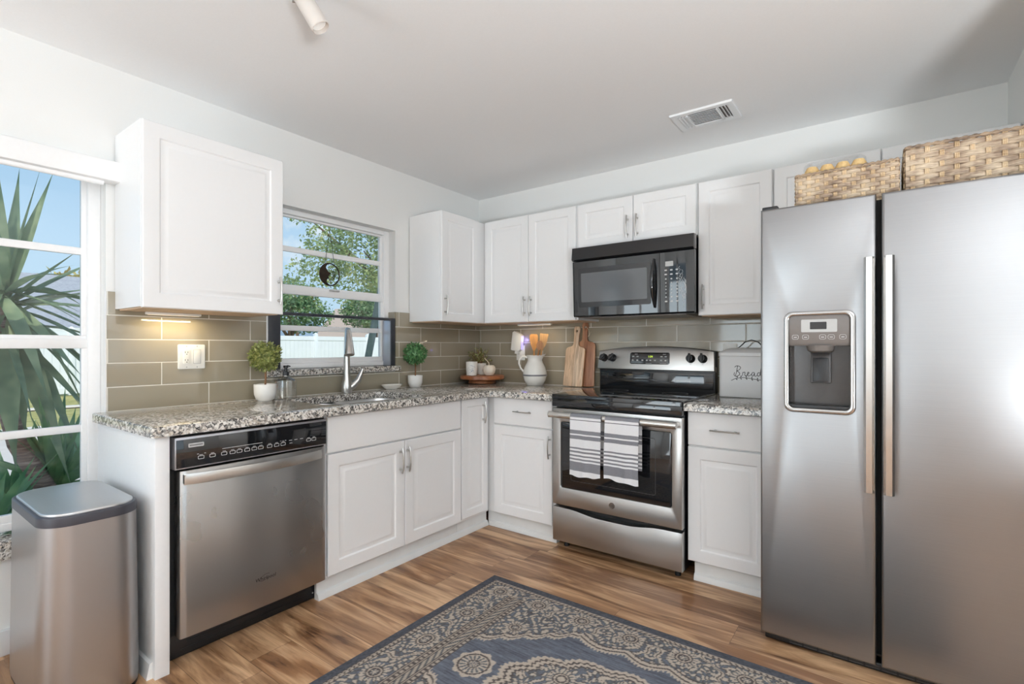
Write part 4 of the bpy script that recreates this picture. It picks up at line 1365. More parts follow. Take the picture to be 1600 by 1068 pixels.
# ================================================================== refrigerator
rf = thing('refrigerator', 'large stainless steel side-by-side refrigerator with a door dispenser', 'refrigerator', (2.78, -0.5, 0))
FX0, FX1, FY = 2.358, 3.200, -1.022
MB().box(FX0+0.012, FX1-0.004, -0.925, -0.06, 0.03, 1.745, 0.006).build('body', M['midgrey'], rf)
def rounded_door(x0, x1, holes, name):
    m = MB()
    m.slab([(x0, 0.040), (x1, 0.040), (x1, 1.757), (x0, 1.757)], holes, 'y', -0.945, FY, 0.010, 3)
    return m.build(name, M['steel_fridge'], rf, angle=30)
disp = rrect(2.452, 2.672, 0.952, 1.330, 0.022, 5)
ld = rounded_door(FX0, 2.7415, [disp], 'freezer_door')
rd = rounded_door(2.7575, FX1, [], 'fridge_door')
MB().box(2.735, 2.765, -0.946, -0.926, 0.05, 1.75).build('gasket', M['blackmatte'], rf)
for hx, d_, nm in ((2.7215, ld, 'handle'), (2.7790, rd, 'handle')):
    m = MB()
    prev = None
    for i in range(25):
        t = -1+2*i/24
        z = 1.099+t*0.424
        yy = -1.060-0.016*(1-t*t)
        cur = [m._v((hx-0.016, yy+0.012, z)), m._v((hx-0.016, yy, z)), m._v((hx-0.009, yy-0.007, z)), m._v((hx+0.009, yy-0.007, z)), m._v((hx+0.016, yy, z)), m._v((hx+0.016, yy+0.012, z))]
        if prev:
            m.bridge(prev, cur)
        else:
            m.face(cur[::-1])
        prev = cur
    m.face(prev)
    for z in (0.71, 1.49):
        m.box(hx-0.012, hx+0.012, -1.062, FY-0.001, z-0.022, z+0.022, 0.004)
    m.build('handle', M['handle_steel'], d_)
# dispenser
dpn = MB()
dpn.slab(rrect(2.444, 2.680, 0.944, 1.338, 0.030, 6), [rrect(2.461, 2.663, 0.962, 1.322, 0.018, 6)], 'y', -1.0, FY-0.008, 0.005, 2)
dpn = dpn.build('dispenser', M['chrome'], ld)
cv = MB()
cv.box(2.461, 2.663, -0.950, -0.947, 0.962, 1.322)
cv.box(2.456, 2.461, -1.018, -0.947, 0.958, 1.325)
cv.box(2.663, 2.668, -1.018, -0.947, 0.958, 1.325)
cv.box(2.461, 2.663, -1.018, -0.947, 1.322, 1.326)
cv.build('cavity', plain('smoked_cavity_plastic', srgb(72, 69, 68), 0.16, coat=0.3, var=0.04), dpn)
MB().box(2.461, 2.663, -1.016, -0.95, 0.957, 0.974, 0.002).build('drip_tray', M['blackplastic'], dpn)
MB().slab([(-0.95, 1.205), (-1.012, 1.205), (-1.019, 1.216), (-1.019, 1.322), (-0.95, 1.322)], [], 'x', 2.4615, 2.6625, 0.001).build('dispenser_panel', M['midgrey'], dpn)
pp = MB().slab(rrect(2.503, 2.622, 1.257, 1.306, 0.004, 3), [], 'y', -1.0192, -1.0205).build('display_bezel', M['ltgrey'], dpn)
MB().slab(rrect(2.533, 2.588, 1.268, 1.296, 0.002, 3), [], 'y', -1.0206, -1.0212).build('display', M['blackglass'], dpn)
for x in (2.483, 2.518, 2.575, 2.603, 2.640):
    bz = MB()
    bz.slab(rrect(x-0.011, x+0.011, 1.229, 1.247, 0.006, 4), [rrect(x-0.0098, x+0.0098, 1.2302, 1.2458, 0.005, 4)], 'y', -1.0192, -1.0198)
    bz.box(x-0.005, x+0.005, -1.0198, -1.0192, 1.236, 1.239)
    bz.build('button', M['legend'], dpn)
MB().lathe([(0.050, 1.206), (0.044, 1.185), (0.034, 1.178), (0.0, 1.178)], (2.565, -0.985, 0), 24).build('chute', M['midgrey'], dpn)
pd = MB()
pd.xf = Matrix.Translation((2.565, -0.968, 1.12)) @ Matrix.Rotation(math.radians(-8), 4, 'X')
pd.box(-0.034, 0.034, -0.008, 0.004, -0.062, 0.062, 0.003)
pd = pd.build('paddle', M['darkgrey'], dpn)
p2 = MB()
p2.xf = Matrix.Translation((2.565, -0.968, 1.12)) @ Matrix.Rotation(math.radians(-8), 4, 'X')
p2.box(-0.026, 0.026, -0.012, -0.0085, -0.058, 0.036, 0.002)
p2.build('paddle_pad', M['blackplastic'], dpn)
# hinge cap, toe grille
MB().box(FX0+0.002, FX0+0.06, -1.0, -0.93, 1.7575, 1.772, 0.004).build('hinge_cap', M['blackplastic'], rf)
tg = MB().box(FX0+0.010, FX1-0.01, -0.985, -0.93, 0.004, 0.036, 0.006)
tg = tg.build('toe_grille', M['blackplastic'], rf)
sl = MB()
for i in range(14):
    xa = FX0+0.10+0.05*i
    sl.box(xa, xa+0.044, -0.9865, -0.985, 0.012, 0.016).box(xa, xa+0.044, -0.9865, -0.985, 0.022, 0.026)
sl.build('grille_slots', M['darkgrey'], tg)
# ================================================================== rug
import numpy as np
def rug():
    X0, X1, Y0, Y1 = 1.122, 2.952, -2.457, -1.207
    nx, ny = 430, 300
    L, W_ = X1-X0, Y1-Y0
    xs, ys = np.linspace(X0, X1, nx), np.linspace(Y0, Y1, ny)
    GX, GY = np.meshgrid(xs, ys)
    A0, B0 = GX-X0, Y1-GY
    A, B = np.minimum(A0, L-A0), np.minimum(B0, W_-B0)
    rs_ = np.random.RandomState(3)
    def vnoise(x, y):
        ix, iy = np.floor(x).astype(int), np.floor(y).astype(int)
        fx, fy = x-ix, y-iy
        fx, fy = fx*fx*(3-2*fx), fy*fy*(3-2*fy)
        tab = np.random.RandomState(11).rand(257, 257)
        g = lambda i, j: tab[i % 257, j % 257]
        return (g(ix, iy)*(1-fx)+g(ix+1, iy)*fx)*(1-fy)+(g(ix, iy+1)*(1-fx)+g(ix+1, iy+1)*fx)*fy
    c = lambda r, g, b: np.array(srgb(r, g, b)[:3])
    cream, navy, blue, dark, slate = c(178, 165, 152), c(82, 84, 91), c(104, 108, 118), c(86, 80, 78), c(98, 100, 103)
    col = np.zeros((ny, nx, 3))
    def put(mask, color):
        col[mask] = color
    # curling ornament used wherever the ground is patterned
    w1 = vnoise(A*22, B*22)*6.0
    w2 = vnoise(A*22+40, B*22+9)*6.0
    curl = np.sin(A*150+w1*1.6)*np.sin(B*150+w2*1.6)
    fine = vnoise(A*220, B*220)
    orn = curl+0.9*(fine-0.5)
    # open field: blue with streaks woven along the length
    st = vnoise(A0*14, B0*260)*0.6+vnoise(A0*40+7, B0*300)*0.4
    col[:] = blue*(0.45+0.85*st)[..., None]
    def ornament(mask):
        put(mask, slate*0.92)
        put(mask & (orn > 0.16), cream)
        put(mask & (np.abs(orn-0.16) < 0.07), dark)
        put(mask & (orn < -0.62), blue)
    def flower(ca, cb, R, mask=None):
        da, db = A-ca, B-cb
        r = np.hypot(da, db)
        th = np.arctan2(db, da)
        m = r < R*(0.86+0.14*np.cos(th*18))
        if mask is not None:
            m &= mask
        put(m, cream)
        put(m & (r > R*0.58) & (np.cos(th*18) < -0.35), slate)
        put(m & (np.abs(r-R*0.56) < R*0.05), dark)
        put(m & (np.abs(r-R*0.34) < R*0.07), dark)
        put(m & (r < R*0.27) & (np.cos(th*6) < 0.1), slate)
        put(m & (r < R*0.10), cream)
    D = np.minimum(A, B)
    # spandrels along the long sides and in the corners of the field
    Bs = np.where(A > 0.63, 0.245+0.035*np.abs(np.sin((A-0.63)*PI/0.2)), 0.50-(A-0.29)*0.79+0.022*np.abs(np.sin(A*PI/0.075)))
    jag = 0.006*np.sin(A*420)
    sp = (A > 0.285) & (B < Bs+jag)
    ornament(sp)
    put(sp & (B > Bs-0.040+jag), cream)
    put(sp & (np.abs(B-(Bs-0.020)) < 0.004), dark)
    put(sp & (np.abs(B-(Bs-0.044)) < 0.0035), dark)
    flower(0.377, 0.336, 0.048)
    # border
    bl = D < 0.205
    bl &= ~((A >= 0.205) & (B > 0.205))
    ornament(bl)
    lf = (A < 0.205) & (B > 0.10)
    for k in range(6):
        flower(0.134, 0.12+0.248*k, 0.056)
    for k in range(9):
        flower(0.134+0.2245*k, 0.124, 0.056)
    for k in range(8):          # leafy stems between the flowers
        s = np.abs((A-0.246-0.2245*k)+0.8*(B-0.124)+0.02*np.sin(B*60))
        m = (s < 0.010) & (B > 0.065) & (B < 0.19)
        put(m, cream)
        put(m & (s < 0.0025), dark)
    for k in range(5):
        s = np.abs((B-0.244-0.248*k)-0.7*(A-0.134)+0.02*np.sin(A*60))
        m = (s < 0.010) & (A > 0.07) & (A < 0.195)
        put(m, cream)
        put(m & (s < 0.0025), dark)
    # guard stripes on the short sides
    gs = (A > 0.195) & (A < 0.29) & (B > 0.13)
    put(gs, cream*0.82)
    put(gs & (np.sin(B*260) > 0.25) & (np.abs(A-0.2125) < 0.006), dark)
    put(gs & (np.sin(B*150+A*300) > 0.3) & (np.abs(A-0.246) < 0.012), slate*0.8)
    put(gs & (np.sin(B*260) > 0.25) & (np.abs(A-0.278) < 0.006), dark)
    for q in (0.197, 0.203, 0.223, 0.229, 0.262, 0.268, 0.288):
        put(gs & (np.abs(A-q) < 0.0022), dark)
    # outer guard and the plain dark edge
    og = (D > 0.038) & (D < 0.060)
    al = np.where(A < B, B, A)
    put(og, cream*0.9)
    put(og & (np.sin(al*300+np.sin(D*500)) > 0.35) & (np.abs(D-0.049) < 0.007), dark)
    put(og & ((np.abs(D-0.039) < 0.002) | (np.abs(D-0.059) < 0.002)), dark)
    ed = D <= 0.038
    put(ed, navy)
    col[ed] *= (0.72+0.5*vnoise(A0*160, B0*160))[ed][..., None]
    # pendant rosettes and the medallion on the axis
    da, db = A-0.397, B0-0.63
    r, th = np.hypot(da, db), np.arctan2(db, da)
    m = r < 0.078+0.006*np.cos(th*9)
    put(m, cream)
    put(m & (np.abs(r-0.060) < 0.004), dark)
    put(m & (r > 0.026) & (r < 0.053) & (np.cos(th*16) < 0.0), slate)
    put(m & (np.abs(r-0.022) < 0.003), dark)
    put(m & (r < 0.018) & (np.sin(r*900) > 0), slate)
    ma, mb_ = (A-0.915)/0.43, (B0-0.625)/0.29
    rr_, th = np.hypot(ma, mb_), np.arctan2(mb_, ma)
    edge = 0.94+0.07*np.abs(np.sin(th*7))+0.012*np.sin(th*90)
    m = rr_ < edge
    ornament(m)
    put(m & (rr_ > edge-0.13), cream)
    put(m & (np.abs(rr_-edge+0.07) < 0.014), dark)
    put(m & (np.abs(rr_-edge+0.14) < 0.012), dark)
    for fa, fb in ((0.708, 0.51), (0.708, 0.74), (0.915, 0.625)):
        da, db = A-fa, B0-fb
        r, th = np.hypot(da, db), np.arctan2(db, da)
        q = r < 0.056*(0.86+0.14*np.cos(th*18))
        put(q, cream)
        put(q & (np.abs(r-0.03) < 0.003), dark)
        put(q & (r > 0.032) & (np.cos(th*18) < -0.35), slate)
        put(q & (np.abs(r-0.018) < 0.0035), dark)
    col *= (0.86+0.28*vnoise(A0*330, B0*330))[..., None]
    zt_ = 0.0065
    verts = [(x, y, zt_) for y in ys for x in xs]
    faces = [(j*nx+i, j*nx+i+1, (j+1)*nx+i+1, (j+1)*nx+i) for j in range(ny-1) for i in range(nx-1)]
    rim = [i for i in range(nx)]+[j*nx+nx-1 for j in range(1, ny)]+[(ny-1)*nx+i for i in range(nx-2, -1, -1)]+[j*nx for j in range(ny-2, 0, -1)]
    n0 = len(verts)
    verts += [(verts[k][0], verts[k][1], 0.0006) for k in rim]
    k = len(rim)
    faces += [(rim[(i+1) % k], rim[i], n0+i, n0+(i+1) % k) for i in range(k)]
    me = bpy.data.meshes.new('area_rug')
    me.from_pydata(verts, [], faces)
    at = me.color_attributes.new('weave', 'FLOAT_COLOR', 'POINT')
    flat = np.ones((len(verts), 4))
    flat[:nx*ny, :3] = col.reshape(-1, 3)
    flat[nx*ny:, :3] = navy
    at.data.foreach_set('color', flat.astype(np.float32).ravel())
    m = NT('rug_weave')
    a = m.n('Attribute')
    a.attribute_name = 'weave'
    m.set(Base_Color=a.outputs['Color'], Roughness=0.95, Specular_IOR_Level=0.1)
    m.bump(m.noise(m.coord(), 420, 2), 0.5, 0.002)
    me.materials.append(m.mat)
    o = bpy.data.objects.new('area_rug', me)
    C.objects.link(o)
    tag(o, 'blue and cream oriental rug on the wood floor', 'rug')
rug()

# ================================================================== trash can
tc_ = thing('trash_can', 'brushed steel trash can with rounded corners under the left window', 'trash can', (0.39, -2.745, 0))
tx0, tx1, ty0, ty1 = 0.142, 0.640, -2.884, -2.612
m = MB()
rings = []
for z, g_ in ((0.014, -0.004), (0.03, -0.006), (0.33, -0.003), (0.618, 0.0)):
    rings.append([m._v((x, y, z)) for x, y in rrect(tx0+g_, tx1-g_, ty0+g_, ty1-g_, 0.085, 10)])
for i in range(3):
    m.bridge(rings[i], rings[i+1])
m.face(rings[0][::-1])
m.face(rings[-1])
m.build('body', M['steel_bin'], tc_, angle=30)
MB().slab(rrect(tx0-0.002, tx1+0.002, ty0-0.002, ty1+0.002, 0.08, 10), [], 'z', 0.0, 0.0139, 0.003).build('base', M['blackplastic'], tc_)
MB().slab(rrect(tx0-0.001, tx1+0.001, ty0-0.001, ty1+0.001, 0.085, 10), [], 'z', 0.6185, 0.651, 0.005, 3).build('rim', plain('bin_rim_plastic', srgb(62, 62, 70), 0.4, var=0.03), tc_)
m = MB()
m.slab(rrect(tx0+0.012, tx1-0.010, ty0+0.010, ty1-0.010, 0.078, 10), [], 'z', 0.6512, 0.659, 0.004, 3)
m.build('lid', steel('bin_lid_steel', srgb(206, 206, 206), 0.34, 'x', wave=0.0006, wscale=3), tc_, angle=30)

# ================================================================== things on the counter
CZ = 0.9145
def topiary(label, c, pot_r, pot_h, ball_z, ball_r, mat, seed):
    t = thing('topiary', label, 'plant', (c[0], c[1], CZ))
    x, y = c
    MB().lathe([(pot_r*0.62, 0), (pot_r*0.80, 0.008), (pot_r*0.96, pot_h*0.4), (pot_r, pot_h*0.97), (pot_r*0.97, pot_h), (pot_r*0.92, pot_h*0.97), (pot_r*0.9, pot_h*0.85)], (x, y, CZ), 36).build('pot', M['ceramic_matte'], t)
    MB().lathe([(pot_r*0.88, pot_h*0.84), (pot_r*0.5, pot_h*0.93), (0, pot_h*0.95)], (x, y, CZ), 24).build('soil', M['soil'], t)
    MB().tube([(x, y, CZ+pot_h*0.8), (x+0.002, y+0.002, (CZ+ball_z)/2), (x, y, ball_z)], 0.0052, 8).build('trunk', M['stem'], t)
    r = random.Random(seed)
    q = MB()
    q.sphere((x, y, ball_z), ball_r*0.72, u=16, v=10)
    for i in range(620):
        d = Vector((r.gauss(0, 1), r.gauss(0, 1), r.gauss(0, 1))).normalized()
        p = Vector((x, y, ball_z))+d*ball_r*r.uniform(0.66, 0.92)
        dd_ = (d+Vector((r.gauss(0, .6), r.gauss(0, .6), r.gauss(0, .6)))).normalized()
        leaf(q, p, dd_, r.uniform(0.016, 0.028), r)
    q.build('foliage', mat, t, recalc=False)
topiary('round boxwood topiary in a white pot left of the soap bottle', (0.108, -1.895), 0.056, 0.088, 1.150, 0.080, M['boxwood'], 41)
topiary('round green topiary in a white pot right of the sink window', (0.085, -0.803), 0.052, 0.085, 1.150, 0.081, M['boxwood_green'], 42)

# glass soap bottle
sp_ = thing('soap_bottle', 'square clear glass soap bottle with a black pump', 'bottle', (0.118, -1.785, CZ), math.radians(24))
m = MB()
rings = []
for z, h_, r in ((0.0, 0.039, 0.008), (0.006, 0.041, 0.009), (0.098, 0.041, 0.009), (0.112, 0.030, 0.012), (0.122, 0.016, 0.013), (0.132, 0.0145, 0.0135)):
    rings.append([m._v((x, y, z)) for x, y in rrect(-h_, h_, -h_, h_, min(r, h_*0.96), 5)])
for i in range(len(rings)-1):
    m.bridge(rings[i], rings[i+1])
m.face(rings[0][::-1])
m.build('bottle', M['bottle'], sp_, world=False)
m = MB()
for z0_, z1_, h_ in ((0.008, 0.060, 0.036),):
    ra = [m._v((x, y, z0_)) for x, y in rrect(-h_, h_, -h_, h_, 0.008, 5)]
    rb_ = [m._v((x, y, z1_)) for x, y in rrect(-h_, h_, -h_, h_, 0.008, 5)]
    m.bridge(ra, rb_); m.face(ra[::-1]); m.face(rb_)
m.build('soap', glass('pale_soap', (0.97, 0.96, 0.94, 1), 0.02, 0.2), sp_, world=False)
m = MB().lathe([(0.017, 0.130), (0.017, 0.150), (0.008, 0.153), (0.008, 0.170), (0.013, 0.172), (0.013, 0.184), (0.0, 0.185)], (0, 0, 0), 24)
m.tube([(0, 0, 0.179), (-0.01, 0.03, 0.181), (-0.016, 0.056, 0.177)], 0.0045, 8)
m.build('pump', M['blackplastic'], sp_, world=False)
MB().tube([(0, 0, 0.015), (0, 0, 0.13)], 0.0025, 6).build('dip_tube', M['clam'], sp_, world=False)

# faucet
fc = thing('faucet', 'brushed nickel pull-down kitchen faucet with a side lever behind the sink', 'faucet', (0.088, -1.372, CZ))
bx, by = 0.088, -1.372
MB().lathe([(0.030, 0.0), (0.031, 0.004), (0.033, 0.025), (0.032, 0.055), (0.025, 0.085), (0.0195, 0.115), (0.0175, 0.255)], (bx, by, CZ), 32).build('body', M['nickel'], fc)
dv = Vector((0.86, -0.51, 0))
P0 = Vector((bx, by, CZ))
def fp(r, z): return P0+dv*r+Vector((0, 0, z))
MB().tube([fp(0, 0.25), fp(0.0, 0.30), fp(0.008, 0.345), fp(0.03, 0.378), fp(0.06, 0.388), fp(0.088, 0.374)], [0.0175, 0.0172, 0.017, 0.0168, 0.0166, 0.017], 20).build('spout', M['nickel'], fc)
MB().tube([fp(0.086, 0.376), fp(0.104, 0.355), fp(0.130, 0.305), fp(0.150, 0.250), fp(0.154, 0.238)], [0.0176, 0.020, 0.025, 0.030, 0.030], 24).build('spray_head', M['handle_steel'], fc)
hb = MB().tube([(bx+0.006, by+0.010, CZ+0.030), (bx+0.016, by+0.034, CZ+0.048), (bx+0.030, by+0.062, CZ+0.080), (bx+0.040, by+0.080, CZ+0.128), (bx+0.044, by+0.086, CZ+0.150)], [0.024, 0.024, 0.018, 0.0115, 0.0085], 16)
hb.build('lever', M['nickel'], fc)

# soap dish
sd = thing('soap_dish', 'shallow white oval soap dish behind the sink', 'dish', (0.075, -1.005, CZ))
m = MB()
rings = []
for k, z in ((0.55, 0.0), (0.62, 0.003), (0.86, 0.018), (1.0, 0.031), (0.96, 0.031), (0.80, 0.018), (0.5, 0.008)):
    rings.append([m._v((0.075+0.050*k*math.cos(2*PI*i/40), -1.005+0.082*k*math.sin(2*PI*i/40), CZ+z)) for i in range(40)])
for i in range(len(rings)-1):
    m.bridge(rings[i], rings[i+1])
m.face(rings[0][::-1]); m.face(rings[-1])
m.build('dish', M['ceramic'], sd)

# wooden riser and what stands on it
rx, ry_ = 0.192, -0.190
ri = thing('wooden_riser', 'round wooden riser on a ring foot in the counter corner', 'riser', (rx, ry_, CZ))
MB().lathe([(0.0, 0.032), (0.170, 0.032), (0.175, 0.036), (0.175, 0.058), (0.171, 0.062), (0.0, 0.062)], (rx, ry_, CZ), 56).build('top', M['riser_wood'], ri)
MB().lathe([(0.105, 0.0), (0.110, 0.003), (0.102, 0.0318), (0.085, 0.0318), (0.085, 0.0)], (rx, ry_, CZ), 48).build('foot', M['riser_wood'], ri)
RZ = CZ+0.0625
ca = thing('candle_jar', 'white candle jar with a blue speckled motif on the wooden riser', 'candle', (0.158, -0.278, RZ))
MB().lathe([(0.034, 0.0), (0.040, 0.003), (0.0445, 0.05), (0.046, 0.108), (0.0425, 0.108), (0.041, 0.06), (0.036, 0.04)], (0.158, -0.278, RZ), 36).build('jar', M['ceramic'], ca)
MB().lathe([(0.0, 0.085), (0.0415, 0.085)], (0.158, -0.278, RZ), 30).build('wax', M['cream'], ca)
sp2 = MB()
r5 = random.Random(6)
va = math.atan2(-3.286+0.278, 2.765-0.158)
for i in range(26):
    a_ = va+r5.gauss(0.15, 0.24)
    z = r5.uniform(0.025, 0.085)
    rad = 0.0405+0.0055*(z/0.108)+0.0012
    p = Vector((0.158+rad*math.cos(a_), -0.278+rad*math.sin(a_), RZ+z))
    n_ = Vector((math.cos(a_), math.sin(a_), 0))
    sp2.cyl(p, p+n_*0.0008, r5.uniform(0.0012, 0.003), seg=7)
sp2.build('motif', plain('blue_speckle', srgb(126, 138, 160), 0.4, var=0.2), ca)
pl = thing('potted_sprigs', 'small artificial plant with pale leaves in a white cup on the wooden riser', 'plant', (0.128, -0.125, RZ))
MB().lathe([(0.033, 0.0), (0.037, 0.003), (0.041, 0.092), (0.038, 0.092), (0.036, 0.075)], (0.128, -0.125, RZ), 32).build('pot', M['ceramic'], pl)
MB().lathe([(0.0, 0.082), (0.037, 0.078)], (0.128, -0.125, RZ), 24).build('soil', M['soil'], pl)
q = MB(); stq = MB()
r6 = random.Random(15)
for i in range(34):
    a_ = r6.uniform(0, 2*PI)
    sp_r = r6.uniform(0.01, 0.098)
    if i < 4:
        a_, sp_r = va+PI*0.5+math.pi+r6.uniform(-.3, .3), 0.10
    tip = Vector((0.128+sp_r*math.cos(a_), -0.125+sp_r*math.sin(a_), RZ+0.085+r6.uniform(0.05, 0.145)-sp_r*0.35))
    tip.x = max(tip.x, 0.03); tip.y = min(tip.y, -0.03)
    b0 = Vector((0.128+0.012*math.cos(a_), -0.125+0.012*math.sin(a_), RZ+0.078))
    stq.tube([b0, b0.lerp(tip, 0.5)+Vector((0, 0, 0.012)), tip], 0.0012, 5)
    for k in range(9):
        p = b0.lerp(tip, 0.3+0.7*k/8)+Vector((0, 0, 0.01*math.sin(PI*k/8)))
        leaf(q, p, Vector((r6.gauss(0, .7), r6.gauss(0, .7), 0.7)).normalized(), r6.uniform(0.014, 0.024), r6)
stq.build('stems', M['stem'], pl)
q.build('leaves', M['sprig'], pl, recalc=False)
ap = thing('ceramic_apple', 'cream ribbed ceramic apple with a twig stem on the wooden riser', 'ornament', (0.268, -0.195, RZ))
MB().lathe([(0.016, 0.0), (0.030, 0.004), (0.044, 0.024), (0.049, 0.046), (0.046, 0.066), (0.034, 0.080), (0.016, 0.082), (0.0, 0.072)], (0.268, -0.195, RZ), 60, lobes=12, amp=0.035).build('fruit', M['cream'], ap)
MB().tube([(0.268, -0.195, RZ+0.072), (0.266, -0.197, RZ+0.098), (0.252, -0.207, RZ+0.118), (0.238, -0.217, RZ+0.135)], [0.004, 0.0035, 0.003, 0.0038], 8).build('twig', M['cord'], ap)

# pitcher with wooden tools
px, py = 0.655, -0.130
pt = thing('pitcher', 'cream ceramic pitcher with a grey band holding wooden utensils', 'pitcher', (px, py, CZ))
prof = [(0.058, 0.0), (0.063, 0.004), (0.080, 0.036), (0.0885, 0.068), (0.0895, 0.082), (0.0885, 0.098), (0.078, 0.134), (0.060, 0.170), (0.053, 0.188), (0.055, 0.205), (0.066, 0.223)]
inn_ = [(0.0625, 0.223), (0.050, 0.203), (0.0485, 0.188), (0.055, 0.170), (0.072, 0.134), (0.082, 0.09), (0.055, 0.008)]
m = MB().lathe(prof+inn_, (px, py, CZ), 48)
rt = Vector((0.8054, 0.5927, 0))
for v in m.bm.verts:            # pull a pouring lip out of the rim
    z = v.co.z-CZ
    if z > 0.185:
        d = Vector((v.co.x-px, v.co.y-py, 0))
        k = max(0.0, d.normalized().dot(rt))**6
        v.co += rt*0.020*k*(z-0.185)/0.04+Vector((0, 0, 0.012*k*(z-0.185)/0.04))
m.build('jug', M['ceramic'], pt)
MB().lathe([(0.0888, 0.070), (0.0902, 0.0725), (0.0906, 0.079), (0.0898, 0.0815)], (px, py, CZ), 48).build('band', M['greyband'], pt)
hp = [(0.058, 0.205), (0.078, 0.216), (0.102, 0.212), (0.118, 0.188), (0.119, 0.160), (0.108, 0.130), (0.092, 0.108), (0.084, 0.098)]
MB().tube([Vector((px, py, CZ+z))-rt*r for r, z in hp], [0.008, 0.0085, 0.0085, 0.0085, 0.0085, 0.0082, 0.008, 0.008], 12, flat=0.7).build('handle', M['ceramic'], pt)

def utensil(label, foot, tip, outline, thick, mat, handle_r=0.0055, bowl=False, yaw=0.0):
    """flat wooden head on a round stick; the outline is (width, height) in the head's own plane"""
    t = thing('wooden_utensil', label, 'utensil', foot, group=None)
    foot, tip = Vector(foot), Vector(tip)
    ax = (tip-foot).normalized()
    L = (tip-foot).length
    ux = Vector((math.cos(yaw), math.sin(yaw), 0))
    ux = (ux-ax*ux.dot(ax)).normalized()
    un = ux.cross(ax).normalized()
    hl = max(h for w_, h in outline)
    MB().tube([foot, foot+ax*(L-hl*0.85)], handle_r, 10).build('stick', mat, t)
    m = MB()
    base = foot+ax*(L-hl)
    f = [m._v(base+ux*w_+ax*h+un*(thick/2+(0.010*math.cos(w_/0.02)*bowl))) for w_, h in outline]
    b = [m._v(base+ux*w_+ax*h-un*(thick/2)) for w_, h in outline]
    m.face(f); m.face(b[::-1]); m.bridge(f, b)
    m.build('head', mat, t)
    return t
lf_ = [(0.0, 0.0), (0.011, 0.02), (0.026, 0.06), (0.032, 0.10), (0.031, 0.128), (0.024, 0.138), (-0.022, 0.140), (-0.030, 0.130), (-0.032, 0.10), (-0.024, 0.06), (-0.010, 0.02)]
yv = math.radians(36)
utensil('amber wooden spatula with a pointed leaf blade in the cream pitcher', (0.650, -0.125, CZ+0.010), (0.618, -0.090, 1.298), lf_, 0.006, M['utensil_a'], yaw=yv)
rc = [(0.006, 0.0), (0.012, 0.03), (0.026, 0.06), (0.032, 0.135), (0.031, 0.140), (-0.031, 0.136), (-0.033, 0.128), (-0.024, 0.06), (-0.012, 0.03), (-0.006, 0.0)]
utensil('pale wooden turner with a square blade in the cream pitcher', (0.662, -0.118, CZ+0.010), (0.705, -0.075, 1.302), rc, 0.006, M['utensil_b'], yaw=yv)
ov = [(0.024*math.sin(2*PI*i/20), 0.036-0.036*math.cos(2*PI*i/20)) for i in range(20)]
utensil('small brown wooden spoon in front of the pale turner in the cream pitcher', (0.655, -0.150, CZ+0.010), (0.703, -0.128, 1.248), ov, 0.007, M['utensil_c'], bowl=True, yaw=yv)

# cutting boards leaning on the tile
def board(label, x, y, w_, h_, hw, hh_, mat, lean, skew, cordloop=False):
    t = thing('cutting_board', label, 'cutting board', (x, y, CZ+0.0026))
    t.rotation_euler = (-math.radians(lean), math.radians(skew), 0)
    o = [(w_/2-0.008, 0.0), (w_/2, 0.008)]
    for i in range(7):
        a_ = math.radians(90*i/6)
        o.append((w_/2-0.03+0.03*math.cos(a_), h_-0.03+0.03*math.sin(a_)))
    for i in range(7):
        a_ = math.radians(-90-90*i/6)
        o.append((hw/2+0.026+0.026*math.cos(a_), h_+0.028+0.026*math.sin(a_)))
    o += [(hw/2*0.92, h_+hh_*0.55), (hw/2+0.004, h_+hh_-0.02), (hw/2, h_+hh_-0.004), (hw/2-0.008, h_+hh_)]
    full = o+[(-a_, b_) for a_, b_ in o[::-1][0:]]
    hole = [(0.0085*math.cos(2*PI*i/16), h_+hh_-0.034+0.0085*math.sin(2*PI*i/16)) for i in range(16)]
    clean = [full[0]]
    for q_ in full[1:]:
        if (Vector(q_)-Vector(clean[-1])).length > 1e-5:
            clean.append(q_)
    if (Vector(clean[0])-Vector(clean[-1])).length < 1e-5:
        clean.pop()
    MB().slab(clean, [hole], 'y', 0.018, 0.0, 0.003, 2, both=True).build('board', mat, t, world=False)
    if cordloop:
        z = h_+hh_-0.034
        MB().tube([(0.0, -0.004, z), (0.012, -0.010, z+0.006), (0.034, -0.010, z-0.02), (0.040, -0.008, z-0.05), (0.030, -0.004, z-0.07), (0.034, 0.006, z-0.06), (0.038, 0.022, z-0.03), (0.012, 0.022, z), (0.0, 0.02, z)], 0.0018, 7).build('cord', M['cord'], t, world=False)
    return t
board('light striped acacia cutting board leaning in front of the darker board', 0.957, -0.098, 0.158, 0.285, 0.040, 0.150, M['board_a'], 7.0, 1.5)
board('reddish brown cutting board with a cord loop leaning against the tile', 1.028, -0.068, 0.168, 0.320, 0.040, 0.142, M['board_b'], 6.0, -1.0, True)

